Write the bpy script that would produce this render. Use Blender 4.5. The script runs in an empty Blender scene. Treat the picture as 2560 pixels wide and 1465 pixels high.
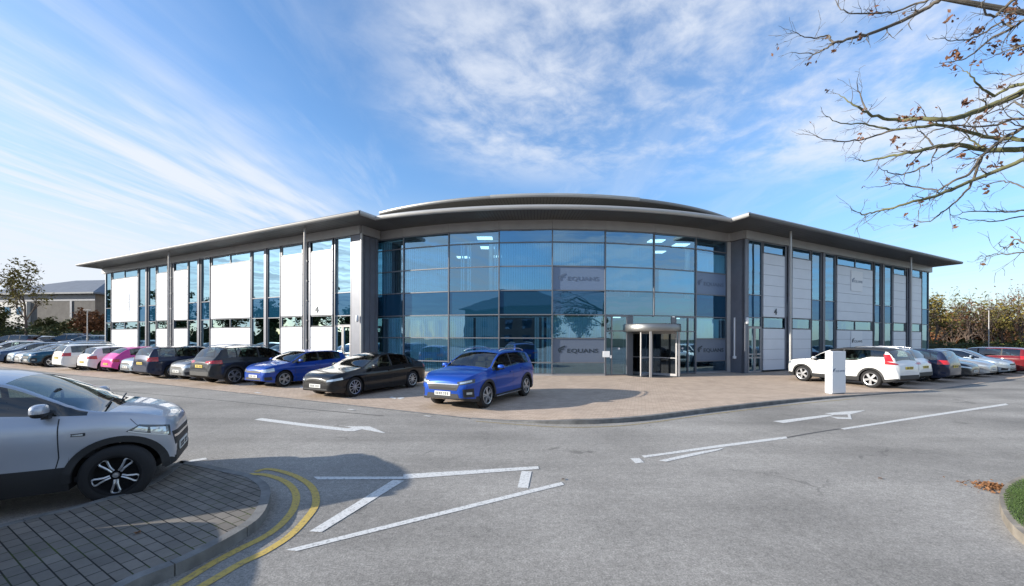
import bpy, bmesh, math, random
from mathutils import Vector, Matrix
from mathutils.bvhtree import BVHTree
from mathutils.geometry import delaunay_2d_cdt
sc = bpy.context.scene
COL = sc.collection
R = math.radians
F = 1000.0; CX = 1280.0; CY = 845.0; TILT = 0.0035; CH = 2.0
def yh(x): return CY + TILT*(x-CX)
def G(x, y, z=0.0):                       # photograph pixel -> point on the level z
    Y = (CH-z)*F/(y-yh(x)); return Vector(((x-CX)/F*Y, Y, z))
def V(x, y, Y):                           # photograph pixel -> point at distance Y
    return Vector(((x-CX)/F*Y, Y, CH-(y-yh(x))/F*Y))
# ------------------------------------------------------------------ materials
MATS = {}
def mat(name, col, rough=0.6, metal=0.0, coat=0.0, emit=None, estr=1.0, var=0.0, vscale=3.0, bump=0.0, bscale=60.0, spec=0.5):
    if name in MATS: return MATS[name]
    m = bpy.data.materials.new(name); m.use_nodes = True
    nt = m.node_tree; b = nt.nodes['Principled BSDF']
    b.inputs['Base Color'].default_value = (*col, 1); b.inputs['Roughness'].default_value = rough
    b.inputs['Metallic'].default_value = metal; b.inputs['Coat Weight'].default_value = coat
    b.inputs['Coat Roughness'].default_value = 0.04; b.inputs['Specular IOR Level'].default_value = spec
    if emit: b.inputs['Emission Color'].default_value = (*emit, 1); b.inputs['Emission Strength'].default_value = estr
    if var or bump:
        tc = nt.nodes.new('ShaderNodeTexCoord')
    if var:
        n = nt.nodes.new('ShaderNodeTexNoise'); n.inputs['Scale'].default_value = vscale; n.inputs['Detail'].default_value = 6
        nt.links.new(tc.outputs['Object'], n.inputs['Vector'])
        mr = nt.nodes.new('ShaderNodeMapRange'); mr.inputs['From Min'].default_value = 0.3; mr.inputs['From Max'].default_value = 0.7
        mr.inputs['To Min'].default_value = 1-var; mr.inputs['To Max'].default_value = 1+var
        nt.links.new(n.outputs['Fac'], mr.inputs['Value'])
        mx = nt.nodes.new('ShaderNodeVectorMath'); mx.operation = 'SCALE'; mx.inputs[0].default_value = col
        nt.links.new(mr.outputs['Result'], mx.inputs['Scale']); nt.links.new(mx.outputs['Vector'], b.inputs['Base Color'])
    if bump:
        n2 = nt.nodes.new('ShaderNodeTexNoise'); n2.inputs['Scale'].default_value = bscale; n2.inputs['Detail'].default_value = 4
        nt.links.new(tc.outputs['Object'], n2.inputs['Vector'])
        bp = nt.nodes.new('ShaderNodeBump'); bp.inputs['Strength'].default_value = bump; bp.inputs['Distance'].default_value = 0.01
        nt.links.new(n2.outputs['Fac'], bp.inputs['Height']); nt.links.new(bp.outputs['Normal'], b.inputs['Normal'])
    MATS[name] = m; return m
def glassmat(name, tint, refl, rcol=(1, 1, 1), rough=0.0, wob=0.0):
    m = bpy.data.materials.new(name); m.use_nodes = True; nt = m.node_tree; nt.nodes.clear()
    o = nt.nodes.new('ShaderNodeOutputMaterial'); mix = nt.nodes.new('ShaderNodeMixShader')
    t = nt.nodes.new('ShaderNodeBsdfTransparent'); t.inputs[0].default_value = (*tint, 1)
    g = nt.nodes.new('ShaderNodeBsdfGlossy'); g.inputs['Color'].default_value = (*rcol, 1); g.inputs['Roughness'].default_value = rough
    lw = nt.nodes.new('ShaderNodeFresnel'); lw.inputs[0].default_value = 1.5
    a = nt.nodes.new('ShaderNodeMath'); a.operation = 'MULTIPLY_ADD'; a.inputs[1].default_value = 1-refl; a.inputs[2].default_value = refl
    nt.links.new(lw.outputs[0], a.inputs[0]); nt.links.new(a.outputs[0], mix.inputs[0])
    nt.links.new(t.outputs[0], mix.inputs[1]); nt.links.new(g.outputs[0], mix.inputs[2]); nt.links.new(mix.outputs[0], o.inputs[0])
    if wob:
        tc = nt.nodes.new('ShaderNodeTexCoord'); n = nt.nodes.new('ShaderNodeTexNoise'); n.inputs['Scale'].default_value = 0.6
        nt.links.new(tc.outputs['Object'], n.inputs['Vector'])
        bp = nt.nodes.new('ShaderNodeBump'); bp.inputs['Strength'].default_value = wob; bp.inputs['Distance'].default_value = 0.05
        nt.links.new(n.outputs['Fac'], bp.inputs['Height']); nt.links.new(bp.outputs['Normal'], g.inputs['Normal'])
    MATS[name] = m; return m
# ------------------------------------------------------------------ mesh helpers
class MB:
    def __init__(s): s.v = []; s.f = []
    def quadpts(s, pts):
        k = len(s.v); s.v += [tuple(p) for p in pts]; s.f.append(tuple(range(k, k+len(pts))))
    def hexa(s, p):                         # 8 corners: bottom 4 then top 4
        k = len(s.v); s.v += [tuple(q) for q in p]
        for f in ((3, 2, 1, 0), (4, 5, 6, 7), (0, 1, 5, 4), (1, 2, 6, 5), (2, 3, 7, 6), (3, 0, 4, 7)):
            s.f.append(tuple(k+i for i in f))
    def box(s, x0, x1, y0, y1, z0, z1):
        s.hexa([(x0, y0, z0), (x1, y0, z0), (x1, y1, z0), (x0, y1, z0), (x0, y0, z1), (x1, y0, z1), (x1, y1, z1), (x0, y1, z1)])
    def wbox(s, p, q, o0, o1, z0, z1, n):   # box along p->q in plan, offset o0..o1 along n
        p = Vector(p[:2]); q = Vector(q[:2]); n = Vector(n[:2])
        c = [p+n*o1, q+n*o1, q+n*o0, p+n*o0]
        s.hexa([(*a, z0) for a in c]+[(*a, z1) for a in c])
    def tube(s, pts, rad, n=8, cap=True):
        pts = [Vector(p) for p in pts]; k0 = len(s.v)
        if not isinstance(rad, (list, tuple)): rad = [rad]*len(pts)
        up = None
        for i, p in enumerate(pts):
            d = (pts[min(i+1, len(pts)-1)]-pts[max(i-1, 0)])
            if d.length < 1e-9: d = Vector((0, 0, 1))
            d.normalize()
            if up is None: up = d.orthogonal()
            a = (up-d*up.dot(d)); a = a.normalized() if a.length > 1e-6 else d.orthogonal().normalized(); up = a; b = d.cross(a)
            for j in range(n):
                t = 2*math.pi*j/n; s.v.append(tuple(p+(a*math.cos(t)+b*math.sin(t))*rad[i]))
        for i in range(len(pts)-1):
            for j in range(n):
                s.f.append((k0+i*n+j, k0+i*n+(j+1) % n, k0+(i+1)*n+(j+1) % n, k0+(i+1)*n+j))
        if cap:
            s.f.append(tuple(k0+j for j in reversed(range(n)))); e = k0+(len(pts)-1)*n; s.f.append(tuple(e+j for j in range(n)))
    def prism(s, poly, z0, z1):
        n = len(poly); k = len(s.v)
        s.v += [(p[0], p[1], z0) for p in poly]+[(p[0], p[1], z1) for p in poly]
        s.f.append(tuple(range(k, k+n))[::-1]); s.f.append(tuple(range(k+n, k+2*n)))
        for i in range(n): j = (i+1) % n; s.f.append((k+i, k+j, k+n+j, k+n+i))
    def lathe(s, prof, n=24, axis='y', c=(0, 0, 0)):   # prof: (r, h)
        k = len(s.v)
        for r, h in prof:
            for j in range(n):
                t = 2*math.pi*j/n
                p = (r*math.cos(t), h, r*math.sin(t)) if axis == 'y' else (r*math.cos(t), r*math.sin(t), h)
                s.v.append((p[0]+c[0], p[1]+c[1], p[2]+c[2]))
        for i in range(len(prof)-1):
            for j in range(n):
                s.f.append((k+i*n+j, k+(i+1)*n+j, k+(i+1)*n+(j+1) % n, k+i*n+(j+1) % n))
    def mesh(s, name, m, smooth=False, fix=True):
        me = bpy.data.meshes.new(name); me.from_pydata(s.v, [], s.f); 
        if fix:
            bm = bmesh.new(); bm.from_mesh(me); bmesh.ops.recalc_face_normals(bm, faces=bm.faces)
            big = [f for f in bm.faces if len(f.verts) > 6]
            if big: bmesh.ops.triangulate(bm, faces=big)
            bm.to_mesh(me); bm.free()
        me.materials.append(m)
        if smooth: me.polygons.foreach_set('use_smooth', [True]*len(me.polygons))
        me.update(); return me
    def build(s, name, m, parent=None, smooth=False, fix=True):
        return link(name, s.mesh(name, m, smooth, fix), parent)
def link(name, me, parent=None):
    o = bpy.data.objects.new(name, me); COL.objects.link(o)
    if parent: o.parent = parent
    return o
def tag(o, label=None, cat=None, group=None, kind=None):
    if label: o['label'] = label
    if cat: o['category'] = cat
    if group: o['group'] = group
    if kind: o['kind'] = kind
    return o
def thing(name, label, cat, loc=(0, 0, 0), rz=0, group=None):
    o = bpy.data.objects.new(name, None); COL.objects.link(o); o.location = loc; o.rotation_euler = (0, 0, rz)
    o.empty_display_size = 0.2
    return tag(o, label, cat, group)
def text_mesh(txt, size, m, xs=1.0, depth=0.006, bold=0.0):
    cu = bpy.data.curves.new('lettering', 'FONT'); cu.body = txt; cu.size = size; cu.extrude = depth; cu.offset = bold
    cu.align_x = 'CENTER'; cu.align_y = 'CENTER'; cu.resolution_u = 3
    o = bpy.data.objects.new('tmp', cu); COL.objects.link(o)
    dg = bpy.context.evaluated_depsgraph_get(); me = bpy.data.meshes.new_from_object(o.evaluated_get(dg))
    bpy.data.objects.remove(o)
    me.transform(Matrix.Diagonal((xs, 1, 1, 1))); me.materials.clear(); me.materials.append(m); return me
# ------------------------------------------------------------------ camera
cam = bpy.data.cameras.new('camera'); co = bpy.data.objects.new('camera', cam); COL.objects.link(co)
cam.sensor_width = 36; cam.lens = F/2560*36; cam.shift_y = (CY-732.5)/2560; cam.clip_end = 5000; cam.clip_start = 0.05
co.matrix_world = Matrix.Translation((0, 0, CH)) @ Matrix.Rotation(R(90), 4, 'X') @ Matrix.Rotation(TILT, 4, 'Z')
sc.camera = co
sc.render.resolution_x = 1024; sc.render.resolution_y = 586
# ------------------------------------------------------------------ light and sky
SUN = Vector((-0.978, -0.208, 0)).normalized(); EL = R(18.5)
sd = Vector((SUN.x*math.cos(EL), SUN.y*math.cos(EL), math.sin(EL)))
sun = bpy.data.lights.new('sun', 'SUN'); sun.energy = 3.25; sun.angle = R(0.53); sun.color = (1.0, 0.93, 0.82)
so = bpy.data.objects.new('sun', sun); COL.objects.link(so); so.rotation_euler = sd.to_track_quat('Z', 'Y').to_euler(); so.location = (0, 0, 50)
w = bpy.data.worlds.new('World'); sc.world = w; w.use_nodes = True; nt = w.node_tree; nt.nodes.clear()
N = nt.nodes.new; LK = nt.links.new
def math_(op, a, b=None, c=None, clamp=False):
    n = N('ShaderNodeMath'); n.operation = op; n.use_clamp = clamp
    for i, q in enumerate((a, b, c)):
        if q is None: continue
        if isinstance(q, (int, float)): n.inputs[i].default_value = q
        else: LK(q, n.inputs[i])
    return n.outputs[0]
def mrange(v, a, b, c=0.0, d=1.0, smooth=True):
    n = N('ShaderNodeMapRange'); n.interpolation_type = 'SMOOTHSTEP' if smooth else 'LINEAR'
    for i, q in enumerate((a, b, c, d)): n.inputs[1+i].default_value = q
    LK(v, n.inputs[0]); return n.outputs[0]
sky = N('ShaderNodeTexSky'); sky.sky_type = 'NISHITA'; sky.sun_disc = False; sky.sun_elevation = EL
sky.sun_rotation = math.atan2(SUN.x, SUN.y); sky.air_density = 1.0; sky.dust_density = 0.3; sky.ozone_density = 3.0
tc = N('ShaderNodeTexCoord'); sp = N('ShaderNodeSeparateXYZ'); LK(tc.outputs['Generated'], sp.inputs[0])
zz = math_('MAXIMUM', sp.outputs[2], 0.04)
u = math_('DIVIDE', sp.outputs[0], zz); v = math_('DIVIDE', sp.outputs[1], zz)
def noise(su, sv, scale, detail, rough=0.55, dist=0.0, off=0.0, rot=0.0):
    cb = N('ShaderNodeCombineXYZ'); LK(u, cb.inputs[0]); LK(v, cb.inputs[1]); cb.inputs[2].default_value = off
    mp = N('ShaderNodeMapping'); mp.inputs['Rotation'].default_value = (0, 0, rot); LK(cb.outputs[0], mp.inputs[0])
    mp2 = N('ShaderNodeMapping'); mp2.inputs['Scale'].default_value = (su, sv, 1); LK(mp.outputs[0], mp2.inputs[0])
    n = N('ShaderNodeTexNoise'); n.inputs['Scale'].default_value = scale; n.inputs['Detail'].default_value = detail
    n.inputs['Roughness'].default_value = rough; n.inputs['Distortion'].default_value = dist; LK(mp2.outputs[0], n.inputs['Vector']); return n.outputs[0]
warp = noise(1, 1, 0.9, 3, off=3.3)
uw = math_('ADD', u, math_('MULTIPLY', math_('SUBTRACT', warp, 0.5), 1.6))
streak = noise(1.0, 0.13, 5.0, 9, 0.62, 0.5, 1.0, R(5))
streak2 = noise(1.0, 0.2, 2.0, 7, 0.6, 0.9, 7.0, R(-4))
puff = noise(1.0, 0.8, 5.5, 10, 0.62, 0.25, 5.0, R(35))
bigp = noise(1.0, 0.8, 1.1, 4, 0.5, 0.3, 12.0, R(20))
mL = mrange(uw, -0.8, -2.0)                                # streaked sheet on the left
sL = mrange(math_('ADD', math_('MULTIPLY', streak, 0.5), math_('MULTIPLY', streak2, 0.5)), 0.38, 0.62)
cL = math_('MULTIPLY', mL, math_('ADD', math_('MULTIPLY', sL, 0.62), 0.34))
mR = math_('MULTIPLY', mrange(uw, -0.7, 0.15), mrange(v, 2.9, 1.9))
sR = mrange(math_('ADD', math_('MULTIPLY', puff, 0.45), math_('MULTIPLY', bigp, 0.55)), 0.37, 0.64)
cR = math_('MULTIPLY', mR, math_('ADD', math_('MULTIPLY', sR, 0.84), 0.06))
cW = math_('MULTIPLY', mrange(streak2, 0.45, 0.75), 0.25)   # thin wisps everywhere
ahead = mrange(sp.outputs[1], -0.25, 0.25, 0.12, 1.0)
hz = math_('MULTIPLY', mrange(sp.outputs[2], 0.36, 0.12), ahead)                       # veil near the horizon, heavier on the left
hl = math_('MULTIPLY', hz, mrange(sp.outputs[0], 0.35, -0.45, 0.0, 1.0))
hzn = math_('MULTIPLY', hl, mrange(streak2, 0.3, 0.62, 0.8, 1.0))
hr = math_('MULTIPLY', math_('MULTIPLY', mrange(sp.outputs[2], 0.22, 0.0), 0.6), ahead)
hr = math_('MULTIPLY', hr, mrange(streak, 0.35, 0.65, 0.5, 1.0))
c = math_('MAXIMUM', cL, cR); c = math_('MAXIMUM', c, cW); c = math_('MAXIMUM', c, hzn); c = math_('MAXIMUM', c, hr)
c = math_('MINIMUM', c, 0.95)
hs = N('ShaderNodeHueSaturation'); hs.inputs['Saturation'].default_value = 1.1; hs.inputs['Value'].default_value = 1.0; hs.inputs['Hue'].default_value = 0.5; LK(sky.outputs[0], hs.inputs['Color'])
mx = N('ShaderNodeMix'); mx.data_type = 'RGBA'; LK(c, mx.inputs[0])
low = mrange(sp.outputs[2], 0.0, 0.42, 0.48, 0.82)
cc = N('ShaderNodeCombineXYZ'); LK(math_('MULTIPLY', low, 1.0), cc.inputs[0]); LK(math_('MULTIPLY', low, 0.985), cc.inputs[1]); LK(low, cc.inputs[2])
ml = N('ShaderNodeVectorMath'); ml.operation = 'MULTIPLY'; LK(hs.outputs[0], ml.inputs[0]); LK(cc.outputs[0], ml.inputs[1]); LK(ml.outputs[0], mx.inputs[6]); mx.inputs[7].default_value = (2.5, 2.66, 2.95, 1)
CLOUDMIX = mx
bg = N('ShaderNodeBackground'); bg.inputs[1].default_value = 0.132; LK(mx.outputs[2], bg.inputs[0])
wo = N('ShaderNodeOutputWorld'); LK(bg.outputs[0], wo.inputs[0])
vs = sc.view_settings; vs.view_transform = 'Standard'; vs.look = 'None'; vs.gamma = 1; vs.exposure = 1.38; vs.use_curve_mapping = False
# ================================================================== GROUND
def asphalt_mat():
    m = bpy.data.materials.new('asphalt'); m.use_nodes = True; nt = m.node_tree; b = nt.nodes['Principled BSDF']; b.inputs['Roughness'].default_value = 0.85
    b.inputs['Specular IOR Level'].default_value = 0.3
    tc = nt.nodes.new('ShaderNodeTexCoord')
    def nz(s, d, r=0.6):
        n = nt.nodes.new('ShaderNodeTexNoise'); n.inputs['Scale'].default_value = s; n.inputs['Detail'].default_value = d; n.inputs['Roughness'].default_value = r
        nt.links.new(tc.outputs['Object'], n.inputs['Vector']); return n.outputs[0]
    def mr(v, a, b_, c, d):
        n = nt.nodes.new('ShaderNodeMapRange'); n.inputs[1].default_value = a; n.inputs[2].default_value = b_; n.inputs[3].default_value = c; n.inputs[4].default_value = d
        nt.links.new(v, n.inputs[0]); return n.outputs[0]
    def mu(a, b_):
        n = nt.nodes.new('ShaderNodeMath'); n.operation = 'MULTIPLY'; nt.links.new(a, n.inputs[0]); nt.links.new(b_, n.inputs[1]); return n.outputs[0]
    fine = mu(mr(nz(60, 2, 0.8), 0.33, 0.67, 0.70, 1.34), mr(nz(20, 3, 0.8), 0.33, 0.67, 0.80, 1.22)); mid = mr(nz(7, 8, 0.7), 0.3, 0.7, 0.86, 1.13); big = mr(nz(0.35, 6), 0.3, 0.7, 0.76, 1.24)
    # tar seams / cracks
    vo = nt.nodes.new('ShaderNodeTexVoronoi'); vo.feature = 'DISTANCE_TO_EDGE'; vo.inputs['Scale'].default_value = 0.22
    wn = nt.nodes.new('ShaderNodeTexNoise'); wn.inputs['Scale'].default_value = 1.4; wn.inputs['Detail'].default_value = 8; nt.links.new(tc.outputs['Object'], wn.inputs['Vector'])
    ad = nt.nodes.new('ShaderNodeVectorMath'); ad.operation = 'MULTIPLY_ADD'; ad.inputs[1].default_value = (1.6, 1.6, 0); nt.links.new(wn.outputs['Color'], ad.inputs[0]); nt.links.new(tc.outputs['Object'], ad.inputs[2])
    nt.links.new(ad.outputs[0], vo.inputs['Vector'])
    crk = mr(vo.outputs['Distance'], 0.0, 0.008, 0.0, 1.0); gate = mr(nz(0.8, 2), 0.55, 0.66, 0.0, 0.3)
    one = nt.nodes.new('ShaderNodeMath'); one.operation = 'MAXIMUM'
    inv = nt.nodes.new('ShaderNodeMath'); inv.operation = 'SUBTRACT'; inv.inputs[0].default_value = 1.0; nt.links.new(gate, inv.inputs[1])
    nt.links.new(crk, one.inputs[0]); nt.links.new(inv.outputs[0], one.inputs[1])
    # wheel-worn lane tone, spread along the carriageway
    mp = nt.nodes.new('ShaderNodeMapping'); mp.inputs['Rotation'].default_value = (0, 0, R(-20)); mp.inputs['Scale'].default_value = (0.06, 0.5, 1); nt.links.new(tc.outputs['Object'], mp.inputs[0])
    ln = nt.nodes.new('ShaderNodeTexNoise'); ln.inputs['Scale'].default_value = 1.3; ln.inputs['Detail'].default_value = 5; nt.links.new(mp.outputs[0], ln.inputs['Vector'])
    lane = mr(ln.outputs[0], 0.35, 0.65, 0.82, 1.2)
    stain = mr(nz(1.1, 10, 0.75), 0.58, 0.72, 1.0, 0.82)
    t = mu(mu(mu(fine, mid), mu(big, lane)), mu(one.outputs[0], stain))
    sc_ = nt.nodes.new('ShaderNodeVectorMath'); sc_.operation = 'SCALE'; sc_.inputs[0].default_value = (0.262, 0.248, 0.226); nt.links.new(t, sc_.inputs['Scale'])
    nt.links.new(sc_.outputs[0], b.inputs['Base Color'])
    bp = nt.nodes.new('ShaderNodeBump'); bp.inputs['Strength'].default_value = 0.5; bp.inputs['Distance'].default_value = 0.006
    nt.links.new(nz(75, 3, 0.7), bp.inputs['Height']); nt.links.new(bp.outputs[0], b.inputs['Normal']); return m
def paving_mat(name, c1, c2, cm, bw, bh, rot, mort=0.006, moss=None, grain=0.25):
    m = bpy.data.materials.new(name); m.use_nodes = True; nt = m.node_tree; b = nt.nodes['Principled BSDF']; b.inputs['Roughness'].default_value = 0.9
    b.inputs['Specular IOR Level'].default_value = 0.2
    tc = nt.nodes.new('ShaderNodeTexCoord'); mp = nt.nodes.new('ShaderNodeMapping'); mp.inputs['Rotation'].default_value = (0, 0, rot)
    nt.links.new(tc.outputs['Object'], mp.inputs[0])
    br = nt.nodes.new('ShaderNodeTexBrick'); br.inputs['Scale'].default_value = 1; br.inputs['Brick Width'].default_value = bw; br.inputs['Row Height'].default_value = bh
    br.inputs['Mortar Size'].default_value = mort; br.inputs['Mortar Smooth'].default_value = 0.3
    br.inputs['Color1'].default_value = (*c1, 1); br.inputs['Color2'].default_value = (*c2, 1); br.inputs['Mortar'].default_value = (*cm, 1)
    nt.links.new(mp.outputs[0], br.inputs['Vector'])
    n = nt.nodes.new('ShaderNodeTexNoise'); n.inputs['Scale'].default_value = 0.9; n.inputs['Detail'].default_value = 10; n.inputs['Roughness'].default_value = 0.75
    nt.links.new(tc.outputs['Object'], n.inputs['Vector'])
    mr = nt.nodes.new('ShaderNodeMapRange'); mr.inputs[1].default_value = 0.3; mr.inputs[2].default_value = 0.7; mr.inputs[3].default_value = 1-grain; mr.inputs[4].default_value = 1+grain
    nt.links.new(n.outputs[0], mr.inputs[0])
    s = nt.nodes.new('ShaderNodeVectorMath'); s.operation = 'SCALE'; nt.links.new(br.outputs['Color'], s.inputs[0]); nt.links.new(mr.outputs[0], s.inputs['Scale'])
    out = s.outputs[0]
    if moss:
        n3 = nt.nodes.new('ShaderNodeTexNoise'); n3.inputs['Scale'].default_value = 2.2; n3.inputs['Detail'].default_value = 8; nt.links.new(tc.outputs['Object'], n3.inputs['Vector'])
        m3 = nt.nodes.new('ShaderNodeMapRange'); m3.inputs[1].default_value = 0.5; m3.inputs[2].default_value = 0.7; nt.links.new(n3.outputs[0], m3.inputs[0])
        mm = nt.nodes.new('ShaderNodeMath'); mm.operation = 'MULTIPLY'; nt.links.new(m3.outputs[0], mm.inputs[0]); nt.links.new(br.outputs['Fac'], mm.inputs[1])
        mx = nt.nodes.new('ShaderNodeMix'); mx.data_type = 'RGBA'; nt.links.new(mm.outputs[0], mx.inputs[0]); nt.links.new(out, mx.inputs[6]); mx.inputs[7].default_value = (*moss, 1); out = mx.outputs[2]
    nt.links.new(out, b.inputs['Base Color'])
    bp = nt.nodes.new('ShaderNodeBump'); bp.inputs['Strength'].default_value = 0.6; bp.inputs['Distance'].default_value = 0.006; bp.invert = True
    nt.links.new(br.outputs['Fac'], bp.inputs['Height']); nt.links.new(bp.outputs[0], b.inputs['Normal']); return m
def paint_mat(name, col, wear=0.5):
    wear -= .015
    m = bpy.data.materials.new(name); m.use_nodes = True; nt = m.node_tree; b = nt.nodes['Principled BSDF']; b.inputs['Roughness'].default_value = 0.8
    tc = nt.nodes.new('ShaderNodeTexCoord'); n = nt.nodes.new('ShaderNodeTexNoise'); n.inputs['Scale'].default_value = 26; n.inputs['Detail'].default_value = 8; n.inputs['Roughness'].default_value = 0.75
    nt.links.new(tc.outputs['Object'], n.inputs['Vector'])
    mr = nt.nodes.new('ShaderNodeMapRange'); mr.inputs[1].default_value = wear-.01; mr.inputs[2].default_value = wear+0.10; nt.links.new(n.outputs[0], mr.inputs[0])
    mx = nt.nodes.new('ShaderNodeMix'); mx.data_type = 'RGBA'; nt.links.new(mr.outputs[0], mx.inputs[0]); mx.inputs[6].default_value = (*col, 1); mx.inputs[7].default_value = (col[0]*0.45+0.05, col[1]*0.45+0.05, col[2]*0.45+0.05, 1)
    nt.links.new(mx.outputs[2], b.inputs['Base Color']); return m
M_asph = asphalt_mat()
M_apron = paving_mat('beige_block', (0.52, 0.415, 0.325), (0.43, 0.335, 0.26), (0.28, 0.225, 0.18), 0.2, 0.1, R(18), 0.005, grain=0.16)
M_block = paving_mat('grey_block', (0.15, 0.137, 0.12), (0.20, 0.18, 0.155), (0.028, 0.027, 0.024), 0.20, 0.105, R(30), 0.006, moss=(0.07, 0.09, 0.02), grain=0.3)
M_kerb = mat('kerb_concrete', (0.16, 0.16, 0.155), 0.85, var=0.3, vscale=5, bump=0.4)
M_white = paint_mat('road_white', (0.62, 0.62, 0.60), 0.53); M_yellow = paint_mat('road_yellow', (0.50, 0.36, 0.09), 0.53)
M_grass = mat('turf', (0.05, 0.085, 0.02), 0.95, var=0.4, vscale=9, bump=0.6)
M_soil = mat('verge', (0.07, 0.075, 0.035), 0.95, var=0.4, vscale=0.3)
DL = Vector((-0.895, 0.446)); DR = Vector((0.892, 0.452)); NL = Vector((-0.446, -0.895)); NR = Vector((0.452, -0.892))
mb = MB(); mb.quadpts([(-900, -900, -0.012), (900, -900, -0.012), (900, 900, -0.012), (-900, 900, -0.012)])
tag(mb.build('ground', M_soil), kind='structure')
mb = MB(); mb.quadpts([(-70, -34, 0), (75, -34, 0), (75, 42, 0), (-70, 42, 0)]); tag(mb.build('road', M_asph), kind='structure')
# beige block apron in front of the building, rising to a kerb on its right-hand curve
left_edge = [Vector((-1.0, 9.95))+DL*s for s in (72, 50, 40, 30, 25, 20, 15, 10, 6, 3, 0)]
kerb_px = [(1177, 1047), (1260, 1053), (1340, 1058), (1400, 1060), (1470, 1060), (1540, 1057), (1620, 1050), (1700, 1040), (1800, 1027), (1900, 1015), (2000, 1004), (2100, 994), (2200, 986), (2300, 978)]
kerb = [G(x, y).to_2d() for x, y in kerb_px]
def smooth_line(p, n=6):
    out = []
    for i in range(len(p)-1):
        a, b, c, d = p[max(i-1, 0)], p[i], p[i+1], p[min(i+2, len(p)-1)]
        for k in range(n):
            t = k/n; out.append(0.5*((2*b)+(c-a)*t+(2*a-5*b+4*c-d)*t*t+(3*b-a-3*c+d)*t**3))
    return out+[p[-1]]
kerb = smooth_line(kerb, 5)
end = kerb[-1]; right_edge = [end+DR*s for s in (3, 8, 16, 30, 50)]
outer = left_edge+kerb[1:]+right_edge
back = [Vector((60, 75)), Vector((-75, 75))]
poly = outer+back
def kw(i): n = len(kerb)-1; t = i/n; return min(1, max(0, (t-0.06)/0.22))*min(1, max(0, (0.97-t)/0.25))
def apz(p):
    best = 1e9; bi = 0
    for i in range(0, len(kerb)):
        d = (kerb[i]-p).length
        if d < best: best = d; bi = i
    t = max(0, 1-best/2.6); t = t*t*(3-2*t)
    return 0.008+0.09*t*kw(bi)
inside = []
gx = -12.0
pts = [Vector(p) for p in poly]; nb = len(pts)
from mathutils.geometry import intersect_point_tri_2d
def inpoly(p, poly):
    c_ = False; j = len(poly)-1
    for i in range(len(poly)):
        a, b = poly[i], poly[j]
        if (a[1] > p[1]) != (b[1] > p[1]) and p[0] < (b[0]-a[0])*(p[1]-a[1])/(b[1]-a[1])+a[0]: c_ = not c_
        j = i
    return c_
xx = -4.0
while xx < 24:
    yy = 8.0
    while yy < 26:
        p = Vector((xx, yy))
        if inpoly(p, poly) and min((q-p).length for q in pts) > 0.25: inside.append(p)
        yy += 0.5
    xx += 0.5
res = delaunay_2d_cdt(pts+inside, [(i, (i+1) % nb) for i in range(nb)], [], 1, 1e-5)
me = bpy.data.meshes.new('apron'); me.from_pydata([(p[0], p[1], apz(p)) for p in res[0]], [], res[2]); me.materials.append(M_apron)
tag(link('pavement', me), kind='structure')
mb = MB()
for i in range(len(kerb)-1):
    a, b = kerb[i], kerb[i+1]; d = (b-a).normalized(); n = Vector((d.y, -d.x))
    za, zb_ = apz(a)+0.004, apz(b)+0.004
    if i > 0: d0 = (kerb[i+1]-kerb[i-1]).normalized(); na = Vector((d0.y, -d0.x))
    else: na = n
    if i < len(kerb)-2: d1 = (kerb[i+2]-kerb[i]).normalized(); nb_ = Vector((d1.y, -d1.x))
    else: nb_ = n
    c4 = [a+na*0.02, b+nb_*0.02, b-nb_*0.11, a-na*0.11]
    mb.hexa([(*c4[0], -0.01), (*c4[1], -0.01), (*c4[2], -0.01), (*c4[3], -0.01), (*c4[0], za), (*c4[1], zb_), (*c4[2], zb_), (*c4[3], za)])
tag(mb.build('kerb', M_kerb), kind='structure')
mb = MB()                                  # flush channel between apron and road
for i in range(len(left_edge)-1):
    a, b = left_edge[i], left_edge[i+1]; mb.wbox(a, b, 0.0, 0.12, -0.01, 0.010, NL)
for i in range(len(right_edge)-1):
    mb.wbox(([end]+right_edge)[i], right_edge[i], 0.0, 0.12, -0.01, 0.010, NR)
tag(mb.build('drain_channel', M_kerb), kind='structure')
# paved island bottom left
IZ = 0.10
isl_px = [(300, 1470), (353, 1443), (460, 1401), (551, 1355), (629, 1309), (655, 1284), (668, 1259), (674, 1232), (670, 1216), (657, 1203), (629, 1188), (584, 1178), (530, 1166), (480, 1157), (455, 1153), (432, 1168), (400, 1192), (340, 1222), (208, 1262), (100, 1288), (0, 1314), (-400, 1415)]
isl = smooth_line([G(x, y, IZ).to_2d() for x, y in isl_px], 5)
full = [Vector((-4.6, 1.3)), Vector((-2.9, 2.2))]+isl
mb = MB(); mb.prism(full, -0.01, IZ); tag(mb.build('paved_island', M_block), kind='structure')
mb = MB(); path = [Vector((-4.6, 1.3)), Vector((-2.9, 2.2))]+isl[:-1]
def kerbstrip(mb, path, w0, z0, z1, side=1):
    P = []
    for i, p in enumerate(path):
        d = (path[min(i+1, len(path)-1)]-path[max(i-1, 0)]).normalized(); n = Vector((d.y, -d.x))*side; P.append((p, n))
    cum = 0.0; lastk = 0
    for i in range(len(P)-1):
        (a, na), (b, nb_) = P[i], P[i+1]; cum += (b-a).length
        if int(cum/.62) != lastk: lastk = int(cum/.62); b = b-(b-a).normalized()*.009
        c4 = [a+na*0.015, b+nb_*0.015, b-nb_*w0, a-na*w0]
        mb.hexa([(*q, z0) for q in c4]+[(*q, z1) for q in c4])
kerbstrip(mb, path, 0.085, -0.01, IZ+0.006)
tag(mb.build('island_kerb', M_kerb), kind='structure')
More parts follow.
